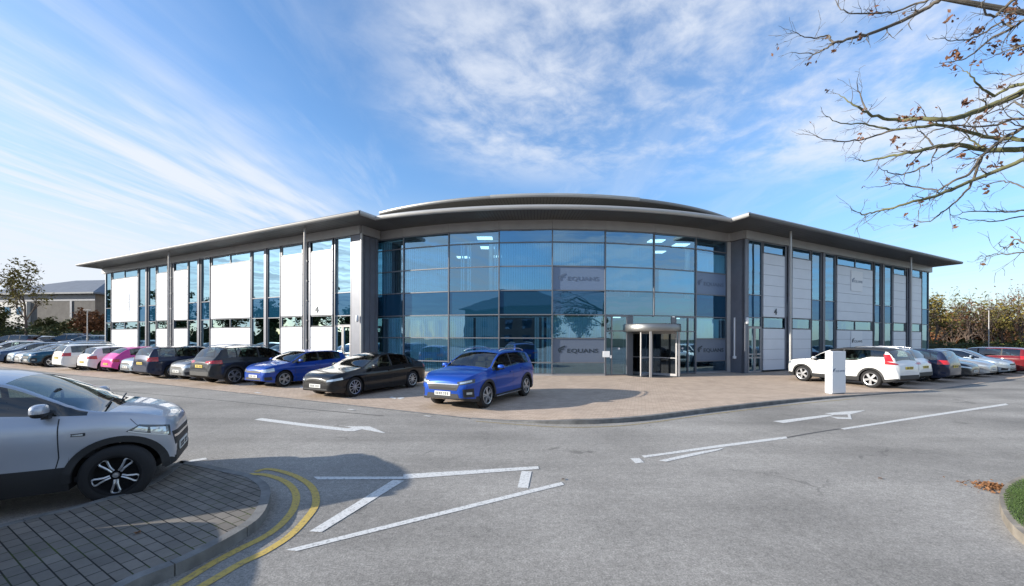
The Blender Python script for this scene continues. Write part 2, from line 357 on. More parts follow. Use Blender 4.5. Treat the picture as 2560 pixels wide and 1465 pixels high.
# right-hand grass island
ri_px = [(2700, 1175), (2600, 1183), (2548, 1196), (2517, 1215), (2505, 1240), (2512, 1275), (2535, 1310), (2580, 1345), (2700, 1400)]
ri = smooth_line([G(x, y, 0.1).to_2d() for x, y in ri_px], 5)
mb = MB(); mb.prism(ri, -0.01, 0.1); tag(mb.build('grass_island_soil', M_grass), kind='structure')
mb = MB(); kerbstrip(mb, ri, 0.13, -0.01, 0.106, -1 if (ri[1]-ri[0]).x < 0 and False else 1)
tag(mb.build('grass_island_kerb', mat('kerb_pale', (0.24, 0.21, 0.17), 0.85, var=0.3, vscale=6)), kind='structure')
random.seed(5); mb = MB(); c0 = sum(ri, Vector((0, 0)))/len(ri)
for _ in range(9000):
    a = random.choice(ri); t = random.random()**.6; p = c0.lerp(a, t*.86)
    h = random.uniform(0.012, 0.032); an = random.uniform(0, 6.28); dx, dy = math.cos(an)*0.004, math.sin(an)*0.004; lx, ly = random.uniform(-.02, .02), random.uniform(-.02, .02)
    mb.quadpts([(p.x-dx, p.y-dy, 0.1), (p.x+dx, p.y+dy, 0.1), (p.x+lx, p.y+ly, 0.1+h)])
tag(mb.build('grass', mat('grass_blade', (0.06, 0.105, 0.025), 0.7, var=0.3, vscale=20), fix=False), 'short green grass on the kerbed island at the right edge', 'grass', kind='stuff')
# road markings
def strip(mb, px, w_, z=0.005, pxw=True):
    P = smooth_line([G(x, y).to_2d() for x, y in px], 5) if len(px) > 2 else [G(x, y).to_2d() for x, y in px]
    L_ = []; 
    for i, p in enumerate(P):
        d = (P[min(i+1, len(P)-1)]-P[max(i-1, 0)]).normalized(); n = Vector((d.y, -d.x)); L_.append((p+n*w_/2, p-n*w_/2))
    for i in range(len(L_)-1): mb.quadpts([(*L_[i][0], z), (*L_[i+1][0], z), (*L_[i+1][1], z), (*L_[i][1], z)])
def flat(mb, px, z=0.005): mb.quadpts([G(x, y, z) for x, y in px])
y1 = [(622, 1186), (661, 1187), (703, 1199), (730, 1217), (742, 1241), (735, 1273), (707, 1309), (665, 1341), (601, 1373), (530, 1411), (449, 1461), (330, 1525)]
y2 = [(640, 1180), (672, 1173), (725, 1185), (767, 1206), (788, 1231), (790, 1263), (767, 1298), (725, 1341), (665, 1380), (601, 1411), (523, 1457), (410, 1520)]
def marking(name, mb, m, label, group=None): return tag(mb.build(name, m, fix=False), kind='structure')
mb = MB(); strip(mb, y1, 0.085); strip(mb, y2, 0.085, 0.0056); marking('yellow_lines', mb, M_yellow, '')
mb = MB(); strip(mb, [(1190, 1053), (1300, 1062), (1400, 1068), (1480, 1068), (1560, 1064), (1640, 1055), (1740, 1041), (1850, 1027), (2000, 1010), (2140, 997)], 0.06); marking('kerbside_yellow_line', mb, paint_mat('faded_yellow', (0.38, 0.30, 0.15), 0.47), '')
mb = MB(); strip(mb, [(1968, 1094), (2030, 1083), (2100, 1072)], 0.05, 0.0035); strip(mb, [(0, 958), (160, 968), (330, 981), (560, 1002), (760, 1022), (960, 1040)], 0.05, 0.0035); marking('tar_joint', mb, mat('tar', (.09, .088, .085), .8), '')
D = 1.0063
def s_(l): return [(x*D, y*D) for x, y in l]
mb = MB()
flat(mb, s_([(780, 1184), (1003, 1184), (1003, 1190), (790, 1191)])); flat(mb, s_([(1003, 1178), (1338, 1158), (1340, 1165), (1003, 1190)]), 0.0055)
flat(mb, s_([(770, 1320), (800, 1322), (1005, 1194), (978, 1192)]), 0.006)
flat(mb, s_([(710, 1366), (738, 1369), (1403, 1204), (1396, 1197)]))
flat(mb, s_([(1287, 1211), (1313, 1213), (1322, 1171), (1297, 1170)]), 0.006)
marking('hazard_triangle_marking', mb, M_white, '')
mb = MB(); flat(mb, [(1605, 1139), (1612, 1144), (1780, 1121), (1970, 1096), (1966, 1091), (1800, 1112), (1640, 1135)])
flat(mb, [(1648, 1151), (1666, 1154), (1800, 1125), (1812, 1119), (1735, 1132)], 0.006); flat(mb, [(1577, 1146), (1590, 1158), (1611, 1156), (1600, 1145)], 0.006)
marking('split_line_marking', mb, M_white, '')
mb = MB(); flat(mb, [(2102, 1071), (2112, 1074), (2325, 1041.5), (2522, 1012), (2515, 1008.5), (2315, 1038)]); marking('centre_line_marking', mb, M_white, '')
mb = MB(); flat(mb, [(636, 1049), (655, 1045), (760, 1058.5), (870, 1071), (868, 1078), (760, 1065.5), (650, 1051)])
flat(mb, [(868, 1071), (900, 1067), (912, 1068), (906, 1073), (885, 1078), (866, 1078)], 0.006); flat(mb, [(862, 1065.5), (925, 1066), (964, 1082), (955, 1082), (908, 1073.5), (890, 1071)], 0.007)
marking('left_arrow_marking', mb, M_white, '')
mb = MB(); flat(mb, [(1933, 1053), (1960, 1057.5), (2070, 1041.5), (2090, 1036), (2065, 1037)])
flat(mb, [(2062, 1033), (2110, 1029), (2164, 1025.5), (2150, 1030), (2125, 1036), (2085, 1037)], 0.006); flat(mb, [(2119, 1035), (2126, 1035), (2130, 1047), (2123, 1047)], 0.007)
flat(mb, [(2074, 1041), (2100, 1043), (2129, 1044), (2130, 1048), (2095, 1047)], 0.0065)
marking('right_arrow_marking', mb, M_white, '')
mb = MB(); flat(mb, s_([(455, 1150), (466, 1154), (480, 1147), (516, 1141), (512, 1137), (478, 1142)]), 0.005); marking('worn_arrow_marking', mb, M_white, '')
mb = MB()
for cx_, cy_ in ((762, 963), (985, 988)):          # bay numbers and bay corners
    flat(mb, s_([(cx_-18, cy_), (cx_-4, cy_+3), (cx_+2, cy_+1), (cx_-12, cy_-3)]), 0.0115); flat(mb, s_([(cx_, cy_+1), (cx_+10, cy_+4), (cx_+22, cy_), (cx_+12, cy_-2)]), 0.0115)
for x, y in ((872, 1017), (1062, 1033), (640, 975)):
    flat(mb, s_([(x-10, y), (x+4, y+2), (x+12, y+1), (x-2, y-1)]), 0.013)
marking('bay_markings', mb, M_white, '')
# leaves on the ground
M_leaf = mat('fallen_leaf', (0.20, 0.095, 0.04), 0.8, var=0.4, vscale=8)
def leaf_quad(mb, c, s, tilt=0.6):
    a = random.uniform(0, 6.28); n = Vector((random.uniform(-tilt, tilt), random.uniform(-tilt, tilt), 1)).normalized()
    t = n.orthogonal().normalized(); b = n.cross(t); d = t*math.cos(a)+b*math.sin(a); e = n.cross(d); c = Vector(c)
    mb.quadpts([c-d*s, c-e*s*0.55+n*s*0.15, c+d*s, c+e*s*0.6+n*s*0.2])
mb = MB(); random.seed(8); pc = G(2485, 1222)
for _ in range(330):
    r_ = random.gauss(0, 0.13); a = random.uniform(0, 6.28); leaf_quad(mb, (pc.x+r_*math.cos(a)*1.2, pc.y+r_*math.sin(a)*1.1, 0.02+max(0, 0.06-abs(r_)*0.3)*random.random()), random.uniform(0.018, 0.035), 1.0)
tag(mb.build('leaf_pile', M_leaf, fix=False), 'small drift of brown leaves against the kerb of the right grass island', 'leaves', kind='stuff')
for k, (x, y, z_, lb) in enumerate([(347, 1331, IZ+0.012, 'single brown leaf lying on the grey block island'), (1408, 1258-60, 0.012, 'tiny red leaf by the block end of the white hazard triangle'), (2203, 1196, 0.012, 'red leaf lying on the open asphalt at right')]):
    mb = MB(); p = G(x, y, z_)
    for _ in range(3): leaf_quad(mb, (p.x+random.uniform(-.015, .015), p.y+random.uniform(-.015, .015), z_+random.uniform(0, .006)), 0.033 if k == 0 else 0.03, 0.4)
    tag(mb.build('leaf', M_leaf, fix=False), lb, 'leaf', 'loose fallen leaves')
# ================================================================== OFFICE BUILDING
L0 = Vector((-8.59, 22.48)); R0 = Vector((13.53, 23.17)); LL = 32.7; LR = 25.5
NL = Vector((-0.446, -0.895)); NR = Vector((0.452, -0.892))
BC = Vector((2.36, 43.15)); BR = 21.9
def bowp(a, r=BR): return Vector((BC.x+r*math.sin(R(a)), BC.y-r*math.cos(R(a))))
M_clad = mat('white_cladding', (0.66, 0.69, 0.735), 0.42, metal=0.0, var=0.03, vscale=1.2, bump=0.02, bscale=8)
M_alu = mat('grey_metal', (0.36, 0.35, 0.345), 0.45, metal=0.2, var=0.06, vscale=1.5)
M_alu_d = mat('dark_metal', (0.16, 0.17, 0.20), 0.45, metal=0.2, var=0.08, vscale=2)
M_frame = mat('frame_metal', (0.17, 0.18, 0.20), 0.4, metal=0.3)
M_fascia = mat('fascia_metal', (0.43, 0.425, 0.41), 0.4, metal=0.35, var=0.05, vscale=1)
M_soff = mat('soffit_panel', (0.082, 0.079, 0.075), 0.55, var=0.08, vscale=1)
M_seam = mat('soffit_seam', (0.02, 0.02, 0.02), 0.6)
M_roof = mat('roof_sheet', (0.30, 0.30, 0.29), 0.5, var=0.1, vscale=0.4)
M_floor = mat('interior_slab', (0.14, 0.17, 0.19), 0.8); M_inner = mat('interior_wall', (0.10, 0.14, 0.17), 0.9, var=0.15, vscale=0.5)
M_blind = mat('blind_fabric', (0.78, 0.82, 0.84), 0.9)
M_desk = mat('desk', (0.2, 0.17, 0.14), 0.7)
M_glass = glassmat('window_glass', (0.52, 0.88, 1.0), 0.33, (0.47, 0.76, 1.0), 0.0, 0.12)
M_glassL = glassmat('dimmed_window_glass', (0.26, 0.52, 0.62), 0.08, (0.36, 0.54, 0.64), 0.0, 0.12)  # left wing copy, reflection darkened by colour against the bright sunward sky
M_span = glassmat('spandrel_glass', (0.0, 0.0, 0.0), 0.14, (0.33, 0.58, 0.95), 0.0, 0.12)
_nt = M_span.node_tree; _mix = [n for n in _nt.nodes if n.type == 'MIX_SHADER'][0]; _df = _nt.nodes.new('ShaderNodeBsdfDiffuse'); _df.inputs[0].default_value = (0.008, 0.045, 0.085, 1)
for _l in list(_nt.links):
    if _l.to_socket == _mix.inputs[1]: _nt.links.remove(_l)
_nt.links.new(_df.outputs[0], _mix.inputs[1])
M_dglass = glassmat('entrance_glass', (0.10, 0.13, 0.15), 0.05, (.7, .85, 1.0))
M_frost = mat('frosted_vinyl', (0.13, 0.165, 0.225), 0.4, spec=0.5)
M_ink = mat('dark_lettering', (0.02, 0.035, 0.05), 0.5); M_inkpale = mat('pale_lettering', (0.105, 0.15, 0.23), 0.5)
M_lamp = mat('lit_panel', (0.9, 0.95, 1), 0.5, emit=(0.85, 0.95, 1.0), estr=.8)
M_white_p = mat('white_board', (0.78, 0.79, 0.80), 0.5); M_shiny = mat('stainless', (0.25, 0.25, 0.245), 0.42, metal=0.85)
B = thing('office_building', 'long two storey office with curved glazed centre, white panelled wings and wide eaves', 'office building', (2.4, 24, 0))
BI = Matrix.Translation((2.4, 24, 0)).inverted()
def bp(name, mb, m, parent=None, smooth=False, fix=True):
    o = mb.build(name, m, parent or B, smooth, fix)
    if (parent or B) is B: o.matrix_parent_inverse = BI
    return o
ZG = 7.77; ZF = 8.27; ZE = 8.46
TR = [0.10, 0.70, 2.0, 3.25, 4.55, 5.84, 7.11, ZG]
def bpt(P, z): return (P[0], P[1], z)
def blinds(parent, p, q, z0, z1, n_in, gap=(), close=0.9, name='blind'):
    """vertical slat blinds hung inside between plan points p and q"""
    mb = MB(); d = (q-p); L = d.length; d = d/L; k = int(L/0.127); n = n_in
    for i in range(k):
        t = (i+0.5)*0.127
        if any(a <= t/L <= b_ for a, b_ in gap): continue
        c_ = p+d*t - n*0.09; a = random.uniform(-0.12, 0.12)+(1-close)*1.2
        e = (d*math.cos(a)+n*math.sin(a))*0.060
        c1, c2 = c_-e, c_+e; mb.hexa([(*c1, z0), (*c2, z0), (*(c2-n*0.002), z0), (*(c1-n*0.002), z0), (*c1, z1), (*c2, z1), (*(c2-n*0.002), z1), (*(c1-n*0.002), z1)])
    mb.wbox(p, q, -0.12, -0.06, z1, z1+0.05, n)
    if mb.v: return bp(name, mb, M_blind, parent, fix=False)
# ---- bow front
random.seed(3)
A = [-29.0, -23.1, -15.5, -8.05, -0.6, 6.85, 14.3, 21.7, 28.4]
for i in range(8):
    p, q = bowp(A[i]), bowp(A[i+1]); d = (q-p).normalized(); n = Vector((d.y, -d.x))
    if n.y > 0: n = -n
    mb = MB(); fr_t = TR if i not in (5, 6) else [3.25, 4.55, 5.84, 7.11, ZG]
    mb.wbox(p-d*0.03, p+d*0.03, -0.10, 0.055, 0.0 if i not in (6,) else 3.2, ZG, n)
    if i == 7: mb.wbox(q-d*0.03, q+d*0.03, -0.10, 0.055, 0.0, ZG, n)
    for z in fr_t: mb.wbox(p+d*0.03, q-d*0.03, -0.08, 0.03 if abs(z-3.25) > .01 else 0.045, z-0.027, z+0.027, n)
    wn = bp('window', mb, M_frame)
    mb = MB()
    for a_, b_ in zip(fr_t[:-1], fr_t[1:]):
        if abs(a_-3.25) < .01 and i not in (5, 6): continue
        if i in (4, 7) and (abs(a_-0.70) < .01 or abs(a_-4.55) < .01): continue
        j = random.uniform(-0.0022, 0.0022); j2 = random.uniform(-0.002, 0.002)
        P_, Q_ = p+d*0.03, q-d*0.03
        mb = MB(); mb.quadpts([bpt(P_-n*(0.012+j), a_+.027), bpt(Q_-n*(0.012-j), a_+.027), bpt(Q_-n*(0.012-j+j2), b_-.027), bpt(P_-n*(0.012+j+j2), b_-.027)]); bp('pane', mb, M_glass, wn, fix=False)
    if i not in (5, 6):
        mb = MB(); mb.wbox(p+d*.03, q-d*.03, -0.05, -0.012, 3.277, 4.523, n); bp('spandrel', mb, M_span, wn)
    # blinds
    if i == 0: blinds(B, p, q, 0.12, 3.1, n, ((0.0, 0.45),)); blinds(B, p, q, 4.6, 7.6, n, ((0.55, 1),))
    if i == 1: blinds(B, p, q, 0.12, 3.1, n, ((0.0, 0.12),)); blinds(B, p, q, 4.6, 7.1, n)
    if i == 2: blinds(B, p, q, 0.12, 3.1, n, ((0.5, 0.545),)); blinds(B, p, q, 4.6, 7.2, n, ((0, 0.22), (0.26, .29), (0.33, .36), (0.45, 0.9)), 0.6)
    if i == 3: blinds(B, p, q, 0.12, 3.1, n, ((0.0, 0.68), (0.74, 0.8), (.86, .89)), 0.55); blinds(B, p, q, 4.6, 7.1, n)
    if i == 4: blinds(B, p, q, 0.75, 3.1, n, ((0.95, 1),)); blinds(B, p, q, 4.6, 7.1, n, close=1)
    if i == 5: blinds(B, p, q, 4.6, 7.1, n)
    if i == 6: blinds(B, p, q, 4.6, 5.8, n, ((0, .12),))
    if i == 7: blinds(B, p, q, 2.0, 3.1, n, ((0.8, 1),)); blinds(B, p, q, 4.6, 6.9, n, ((0.0, 0.1),))
# plinth and frieze
mb = MB(); ns = 16
for i in range(8):
    if i in (5, 6): continue
    p, q = bowp(A[i]), bowp(A[i+1]); d = (q-p).normalized(); n = Vector((d.y, -d.x)); mb.wbox(p, q, -0.1, 0.07, -0.01, 0.073, n)
bp('plinth', mb, M_alu)
mb = MB()
for i in range(8):
    p, q = bowp(A[i], BR+0.1), bowp(A[i+1], BR+0.1)
    d = (q-p).normalized(); n = Vector((d.y, -d.x)); mb.wbox(p+d*.006, q-d*.006, -0.25, 0.0, ZG+.028, ZF-.002, n)
bp('frieze', mb, M_alu)
# ---- wings
def wing(L0, d, n, LN, side, pans):
    def P(s, o=0.0): return L0+d*s+n*o
    def sx(x):                              # distance along the wing at a column of the photograph
        k = (x-CX)/F; return (k*L0.y-L0.x)/(d.x-k*d.y)
    def wb(mb, s0, s1, o0, o1, z0, z1): mb.wbox(P(s0), P(s1), o0, o1, z0, z1, n)
    mb = MB(); s = 0.0; k = 0
    while s < LN+0.02:                       # frieze in cassettes
        e = min(s+3.0, LN+0.02); wb(mb, s+(0.006 if s else -0.12), e-0.006, -0.2, 0.12, ZG+.028, ZF-.002); s += 3.0
    bp('frieze', mb, M_alu)
    for kind, x0, x1 in pans:
        s0, s1 = sorted((sx(x0), sx(x1)))
        if kind == 'P':                      # white cladding above and below a slot window
            for z0, z1 in ((0.12, 2.62), (3.32, 7.12)):
                mb = MB(); nb_ = max(1, round((z1-z0)/0.63)); h = (z1-z0)/nb_
                for i in range(nb_): wb(mb, s0, s1, -0.02, 0.05, z0+i*h+0.008, z0+(i+1)*h-0.008)
                bp('cladding_panel', mb, M_clad)
                mb = MB(); wb(mb, s0+.01, s1-.01, -0.12, -0.022, z0, z1); bp('backing_wall', mb, M_alu_d)
            nd = 2 if (s1-s0) > 2.6 else 1
            for z0, z1 in ((2.65, 3.29), (7.15, ZG)):
                mb = MB(); wb(mb, s0, s1, -0.06, 0.03, z0, z0+.035); wb(mb, s0, s1, -0.06, 0.03, z1-.035, z1)
                for t in range(nd+1):
                    c_ = s0+(s1-s0)*t/nd; c_ = min(max(c_, s0+.03), s1-.03); wb(mb, c_-.03, c_+.03, -0.055, 0.035, z0+.035, z1-.035)
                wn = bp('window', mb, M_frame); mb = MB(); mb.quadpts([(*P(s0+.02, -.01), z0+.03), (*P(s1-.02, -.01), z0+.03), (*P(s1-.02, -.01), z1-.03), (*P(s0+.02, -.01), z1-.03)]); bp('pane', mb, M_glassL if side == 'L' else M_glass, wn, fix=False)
        elif kind in ('G', 'D'):
            tr = [0.12, 3.25, 4.58, ZG] if kind == 'G' else [0.03, 2.72, 3.25, 4.58, ZG]
            mb = MB()
            for e in (s0, s1-.05): wb(mb, e, e+.05, -0.10, 0.05, 0.0, ZG)
            for z in tr: wb(mb, s0+.05, s1-.05, -0.08, 0.03, z-.025, z+.025)
            if kind == 'G': wb(mb, s0+.05, s1-.05, -0.07, 0.02, 0.75, 0.79)
            wn = bp('window', mb, M_frame)
            mb = MB()
            for a_, b_ in zip(tr[:-1], tr[1:]):
                if abs(a_-3.25) < .01: continue
                if kind == 'D' and a_ < 1: continue
                j = random.uniform(-.003, .003)
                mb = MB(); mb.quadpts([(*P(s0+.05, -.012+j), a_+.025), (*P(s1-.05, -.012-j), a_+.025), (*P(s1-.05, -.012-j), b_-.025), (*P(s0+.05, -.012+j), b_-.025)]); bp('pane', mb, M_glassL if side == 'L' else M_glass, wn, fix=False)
            mb = MB(); wb(mb, s0+.05, s1-.05, -.05, -.013, 3.275, 4.555); bp('spandrel', mb, M_span, wn)
            if kind == 'D':                  # twin leaf glazed door
                mb = MB(); m_ = (s0+s1)/2
                for a_, b_ in ((s0+.05, m_-.01), (m_+.01, s1-.05)):
                    wb(mb, a_, a_+.07, -.05, .04, 0.03, 2.69); wb(mb, b_-.07, b_, -.05, .04, 0.03, 2.69)
                    for z in (0.03, 0.85, 1.05, 2.6): wb(mb, a_+.07, b_-.07, -.05, .035, z, z+.09)
                dr = bp('door', mb, M_alu); mb = MB()
                mb.quadpts([(*P(s0+.1, -.01), .08), (*P(s1-.1, -.01), .08), (*P(s1-.1, -.01), 2.65), (*P(s0+.1, -.01), 2.65)]); bp('pane', mb, M_glass, dr, fix=False)
                mb = MB(); mb.tube([(*P(m_+.06, .1), .9), (*P(m_+.06, .1), 1.4)], .018, 8); mb.tube([(*P(m_-.06, .1), .9), (*P(m_-.06, .1), 1.4)], .018, 8); bp('handle', mb, M_shiny, dr)
            elif x0 and random.random() < 0.75:
                blinds(B, P(s0), P(s1), 0.3, 3.15, n, ((0, random.uniform(.1, .4)),)) if side == 'L' else None
        elif kind == 'F':                    # projecting dark fin between twin strips
            mb = MB(); c_ = sx(x0); wb(mb, c_-.10, c_+.10, -.1, .10, 0.0, ZG); bp('fin', mb, M_alu_d)
        elif kind == 'C':                    # free standing round column with rainwater pipe behind
            k_ = (x0-CX)/F; o_ = L0+n*1.1; c_ = (k_*o_.y-o_.x)/(d.x-k_*d.y); mb = MB(); q = P(c_, 1.1); mb.tube([(*q, 0.0), (*q, ZF+.002)], .058, 14); mb.lathe([(.0, 0.012), (.13, .012), (.13, .03), (.06, .04)], 16, 'z', (*q, 0)); bp('column', mb, M_alu if side == 'L' else M_fascia, smooth=False)
            c2 = sx(x1); mb = MB(); q = P(c2, .12); mb.tube([(*q, 0.0), (*q, ZG)], .055, 12)
            for z in (.6, 1.8, 3.0, 4.2, 5.4, 6.6): wb(mb, c2-.09, c2+.09, .05, .16, z, z+.05)
            bp('downpipe', mb, M_alu_d if side == 'R' else M_alu, smooth=False)
            mb = MB(); wb(mb, c2-.28, c2-.12, .055, .075, 0.1, ZG); bp('shadow_gap_strip', mb, M_alu_d)  # dark strip coloured for the shadow gap beside the downpipe
    # closing wall, inner rooms
    e = LN
    bk = P(0, -16) if side == 'L' else P(0, -16)
    mb = MB(); q0, q1 = P(e, -0.1), P(e, -16); dd = d
    mb.wbox(q0, q1, -0.25, 0.0, 0.0, ZF-.002, d); bp('end_wall', mb, M_clad)
    mb = MB(); wb(mb, -3, e-.3, -16.3, -16.0, 0, ZF-.002); bp('rear_wall', mb, M_clad)
    mb = MB(); wb(mb, 0.2, e-.3, -6.3, -6.1, 0, 7.6); bp('inner_wall', mb, M_inner)
    for z in (3.42, 7.62): mb = MB(); wb(mb, 0.2, e-.3, -6.0, -.2, z, z+(.9 if z < 5 else .1)); bp('floor_slab', mb, M_floor)
    mb = MB(); wb(mb, 0.2, e-.3, -6.0, -.2, 0.012, 0.03); bp('floor_slab', mb, M_floor)
    mb = MB()                                  # desks and people-free workstations seen through the glass
    for k in range(int(e/2.6)):
        wb(mb, 1.0+k*2.6, 2.4+k*2.6, -2.0, -1.1, .72, .75); wb(mb, 1.4+k*2.6, 1.9+k*2.6, -1.6, -1.5, .9, 1.25); wb(mb, 1.0+k*2.6, 2.4+k*2.6, -2.0, -1.1, 5.02, 5.06)
    bp('desk', mb, M_desk)
    return P, sx
panL = [('G', 839, 879), ('P', 774, 832), ('C', 761, 770), ('P', 704, 757), ('G', 669, 702), ('F', 666, 0), ('G', 630, 662), ('P', 529, 627), ('G', 503, 526), ('F', 499, 0), ('G', 471, 495), ('P', 435, 470), ('C', 421.5, 432), ('P', 393, 419), ('G', 372, 391), ('F', 368, 0), ('G', 347, 365), ('P', 281, 345), ('G', 265, 279)]
panL[0] = ('D', 837, 879)
panR = [('D', 1868, 1903), ('P', 1906.5, 1964), ('C', 1976, 1966), ('P', 1979, 2025), ('G', 2027, 2051), ('F', 2055.5, 0), ('G', 2060, 2086), ('P', 2091, 2179), ('G', 2182.5, 2201), ('F', 2204.5, 0), ('G', 2209, 2229), ('P', 2232, 2262), ('C', 2277, 2268), ('P', 2278, 2301), ('G', 2303, 2320)]
PL, sxL = wing(L0, DL, NL, LL, 'L', panL)
PR, sxR = wing(R0, DR, NR, LR, 'R', panR)
# ---- piers between bow and wings
pL = bowp(-29.0); pR = bowp(28.4)
mb = MB(); mb.wbox(L0-NL*0.0, L0-NL*1.3, 0.0, 0.12, 0.0, ZG, -DL); mb.wbox(PL(-.12), PL(sxL(880)), -.14, .06, 0, ZG, NL)
for k in range(3): mb.wbox(L0-NL*(.25+.4*k), L0-NL*(.29+.4*k), 0.12, 0.16, 0.0, ZG-.01, -DL)
bp('pier', mb, M_alu_d)
q = L0-DL*0.22+NL*0.05; mb = MB(); mb.tube([(*q, 0), (*q, ZG+.03)], 0.07, 14); bp('column', mb, M_fascia)
mb = MB(); e1 = R0-NR*0.85-DR*0.0; mb.wbox(R0-NR*0.0, e1, 0.0, 0.14, 0.0, ZG, -DR); mb.wbox(PR(-.14), PR(sxR(1867)), -.14, .06, 0, ZG, NR); bp('pier', mb, M_alu_d)
g0 = pR+Vector((0.03, 0)); g1 = e1-DR*.14; dd = (g1-g0).normalized(); nn = Vector((dd.y, -dd.x)); mb = MB()
for k in range(9): mb.wbox(g0, g1, -0.12, 0.04, 0.01+k*.862, 0.01+(k+1)*.862-.008, nn)
bp('pier', mb, M_alu)
mb = MB(); mb.wbox(L0-NL*.0+DL*.0, L0-NL*1.35, 0.12, 0.24, ZG+.028, ZF-.002, -DL); mb.wbox(R0, R0-NR*.9, .12, .24, ZG+.028, ZF-.002, -DR); mb.wbox(g0, g1, -.1, .1, ZG+.03, ZF-.002, nn); bp('frieze', mb, M_alu)
# ---- bow interior
def arcpoly(r0, r1, a0, a1, n=18): return [bowp(a0+(a1-a0)*i/n, r1) for i in range(n+1)]+[bowp(a1+(a0-a1)*i/n, r0) for i in range(n+1)]
for z0, z1, rin in ((3.42, 4.3, 14), (7.52, 7.6, 14), (0.012, 0.03, 14)):
    mb = MB(); mb.prism(arcpoly(rin, BR-.28, -28.5, 28), z0, z1); bp('floor_slab', mb, M_floor)
mb = MB(); mb.prism(arcpoly(13.8, 14.0, -32, 31), 0, 7.6); bp('inner_wall', mb, M_inner)
mb = MB()
for a in (-20, -10, 12, 24): q = bowp(a, 20.5); mb = MB(); mb.tube([(*q, 0), (*q, 7.5)], .15, 12); bp('inner_column', mb, M_white_p)
mb = MB(); mb.prism(arcpoly(15.5, 15.6, -25, 3), 0.03, 3.4); mb.box(6.2, 8.6, 26.4, 27.1, .03, 1.15); bp('inner_wall', mb, M_inner)
for x, y in ((1211, 594), (1218, 618), (1239, 640), (1157, 642), (1641, 601), (1645, 629), (1703, 611)):
    p = V(x, y, 5.51*F/(yh(x)-y)); mb = MB(); mb.box(p.x-.42, p.x+.42, max(p.y, 21.9)-.3+.1, max(p.y, 21.9)+.4, 7.48, 7.515); bp('ceiling_light', mb, M_lamp)
for x, y in ((1544, 788), (1711, 792)):
    a = math.degrees(math.asin(((x-CX)/F*21.9-BC.x)/BR)); p = bowp(a, BR-.35); mb = MB(); mb.box(p.x-.2, p.x+.2, p.y-.03, p.y+.03, 3.12, 3.27); bp('exit_light', mb, M_lamp)
# ---- roofs
Lpk = Vector((-7.76, 20.27)); Rpk = Vector((12.09, 20.4)); Lnt = bowp(-23.7, 23.95); Rnt = bowp(23.2, 23.7)
Ltip = PL(LL+.25, 1.7); Rtip = PR(LR+.15, 1.85)
arc = [bowp(-23.7+46.9*i/40, 23.95-.25*i/40) for i in range(41)]
Lb = PL(LL+.25, -16.8); Rb = PR(LR+.15, -16.8); mid = Vector((2.4, 41))
outl = [Ltip, Lpk]+arc+[Rpk, Rtip, Rb, mid, Lb]
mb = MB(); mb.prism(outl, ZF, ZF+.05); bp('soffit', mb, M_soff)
mb = MB()                                   # half-round edge trim
edge = [Lb, Ltip, Lpk]+arc+[Rpk, Rtip, Rb]
def edgeprof(mb, edge, prof):
    n = len(edge); rows = []
    for i, p in enumerate(edge):
        d0 = (edge[i]-edge[max(i-1, 0)]); d1 = (edge[min(i+1, n-1)]-edge[i])
        if d0.length < 1e-6: d0 = d1
        if d1.length < 1e-6: d1 = d0
        d0.normalize(); d1.normalize(); nn = Vector((d0.y, -d0.x))+Vector((d1.y, -d1.x)); nn.normalize()
        c_ = max(.45, nn.dot(Vector((d0.y, -d0.x)))); rows.append([(p.x+nn.x*o/c_, p.y+nn.y*o/c_, z) for o, z in prof])
    k = len(mb.v); m_ = len(prof)
    for r_ in rows: mb.v += r_
    for i in range(n-1):
        for j in range(m_-1): mb.f.append((k+i*m_+j, k+(i+1)*m_+j, k+(i+1)*m_+j+1, k+i*m_+j+1))
EP = [(-.12, ZF-.012), (.0, ZF-.012), (.035, ZF+.03), (.05, ZF+.09), (.035, ZF+.15), (0, ZE), (-.12, ZE+.02)]
M_wedge = mat('wing_edge_metal', (0.15, 0.15, 0.15), 0.5, metal=.2)
edgeprof(mb, edge[:3], EP); bp('roof_edge', mb, M_wedge)
mb = MB(); edgeprof(mb, edge[2:-2], EP); bp('roof_edge', mb, M_fascia)
mb = MB(); edgeprof(mb, edge[-3:], EP); bp('roof_edge', mb, M_wedge)
for sl in (edge[-3:],):
    mb = MB(); edgeprof(mb, sl, [(.052, ZF+.12), (.045, ZF+.165), (-.02, ZE+.012), (-.12, ZE+.03)]); bp('pale_edge_strip', mb, M_fascia)  # pale strip coloured as the highlight along the right wing's top edge
mb = MB(); mb.prism([p.lerp(Vector((2.4, 36)), 0.005) for p in outl], ZF+.055, ZE-.01)
bp('roof', mb, M_roof)
mb = MB()                                   # soffit seams
for i in range(1, 110):
    a = -23.2+46*i/110; p, q = bowp(a, BR+.16), bowp(a, 23.6); d = (q-p).normalized(); t = Vector((d.y, -d.x)); mb.wbox(p, q, -.012, .012, ZF-.004, ZF-.001, t)
bp('soffit_seam', mb, M_seam)
for Pf, LN in ((PL, LL), (PR, LR)):
    mb = MB(); k = int(LN/.45)
    for i in range(k): p, q = Pf(i*.45, .14), Pf(i*.45, 1.6); d = (q-p).normalized(); mb.wbox(p, q, -.01, .01, ZF-.004, ZF-.001, Vector((d.y, -d.x)))
    bp('soffit_seam', mb, M_seam)
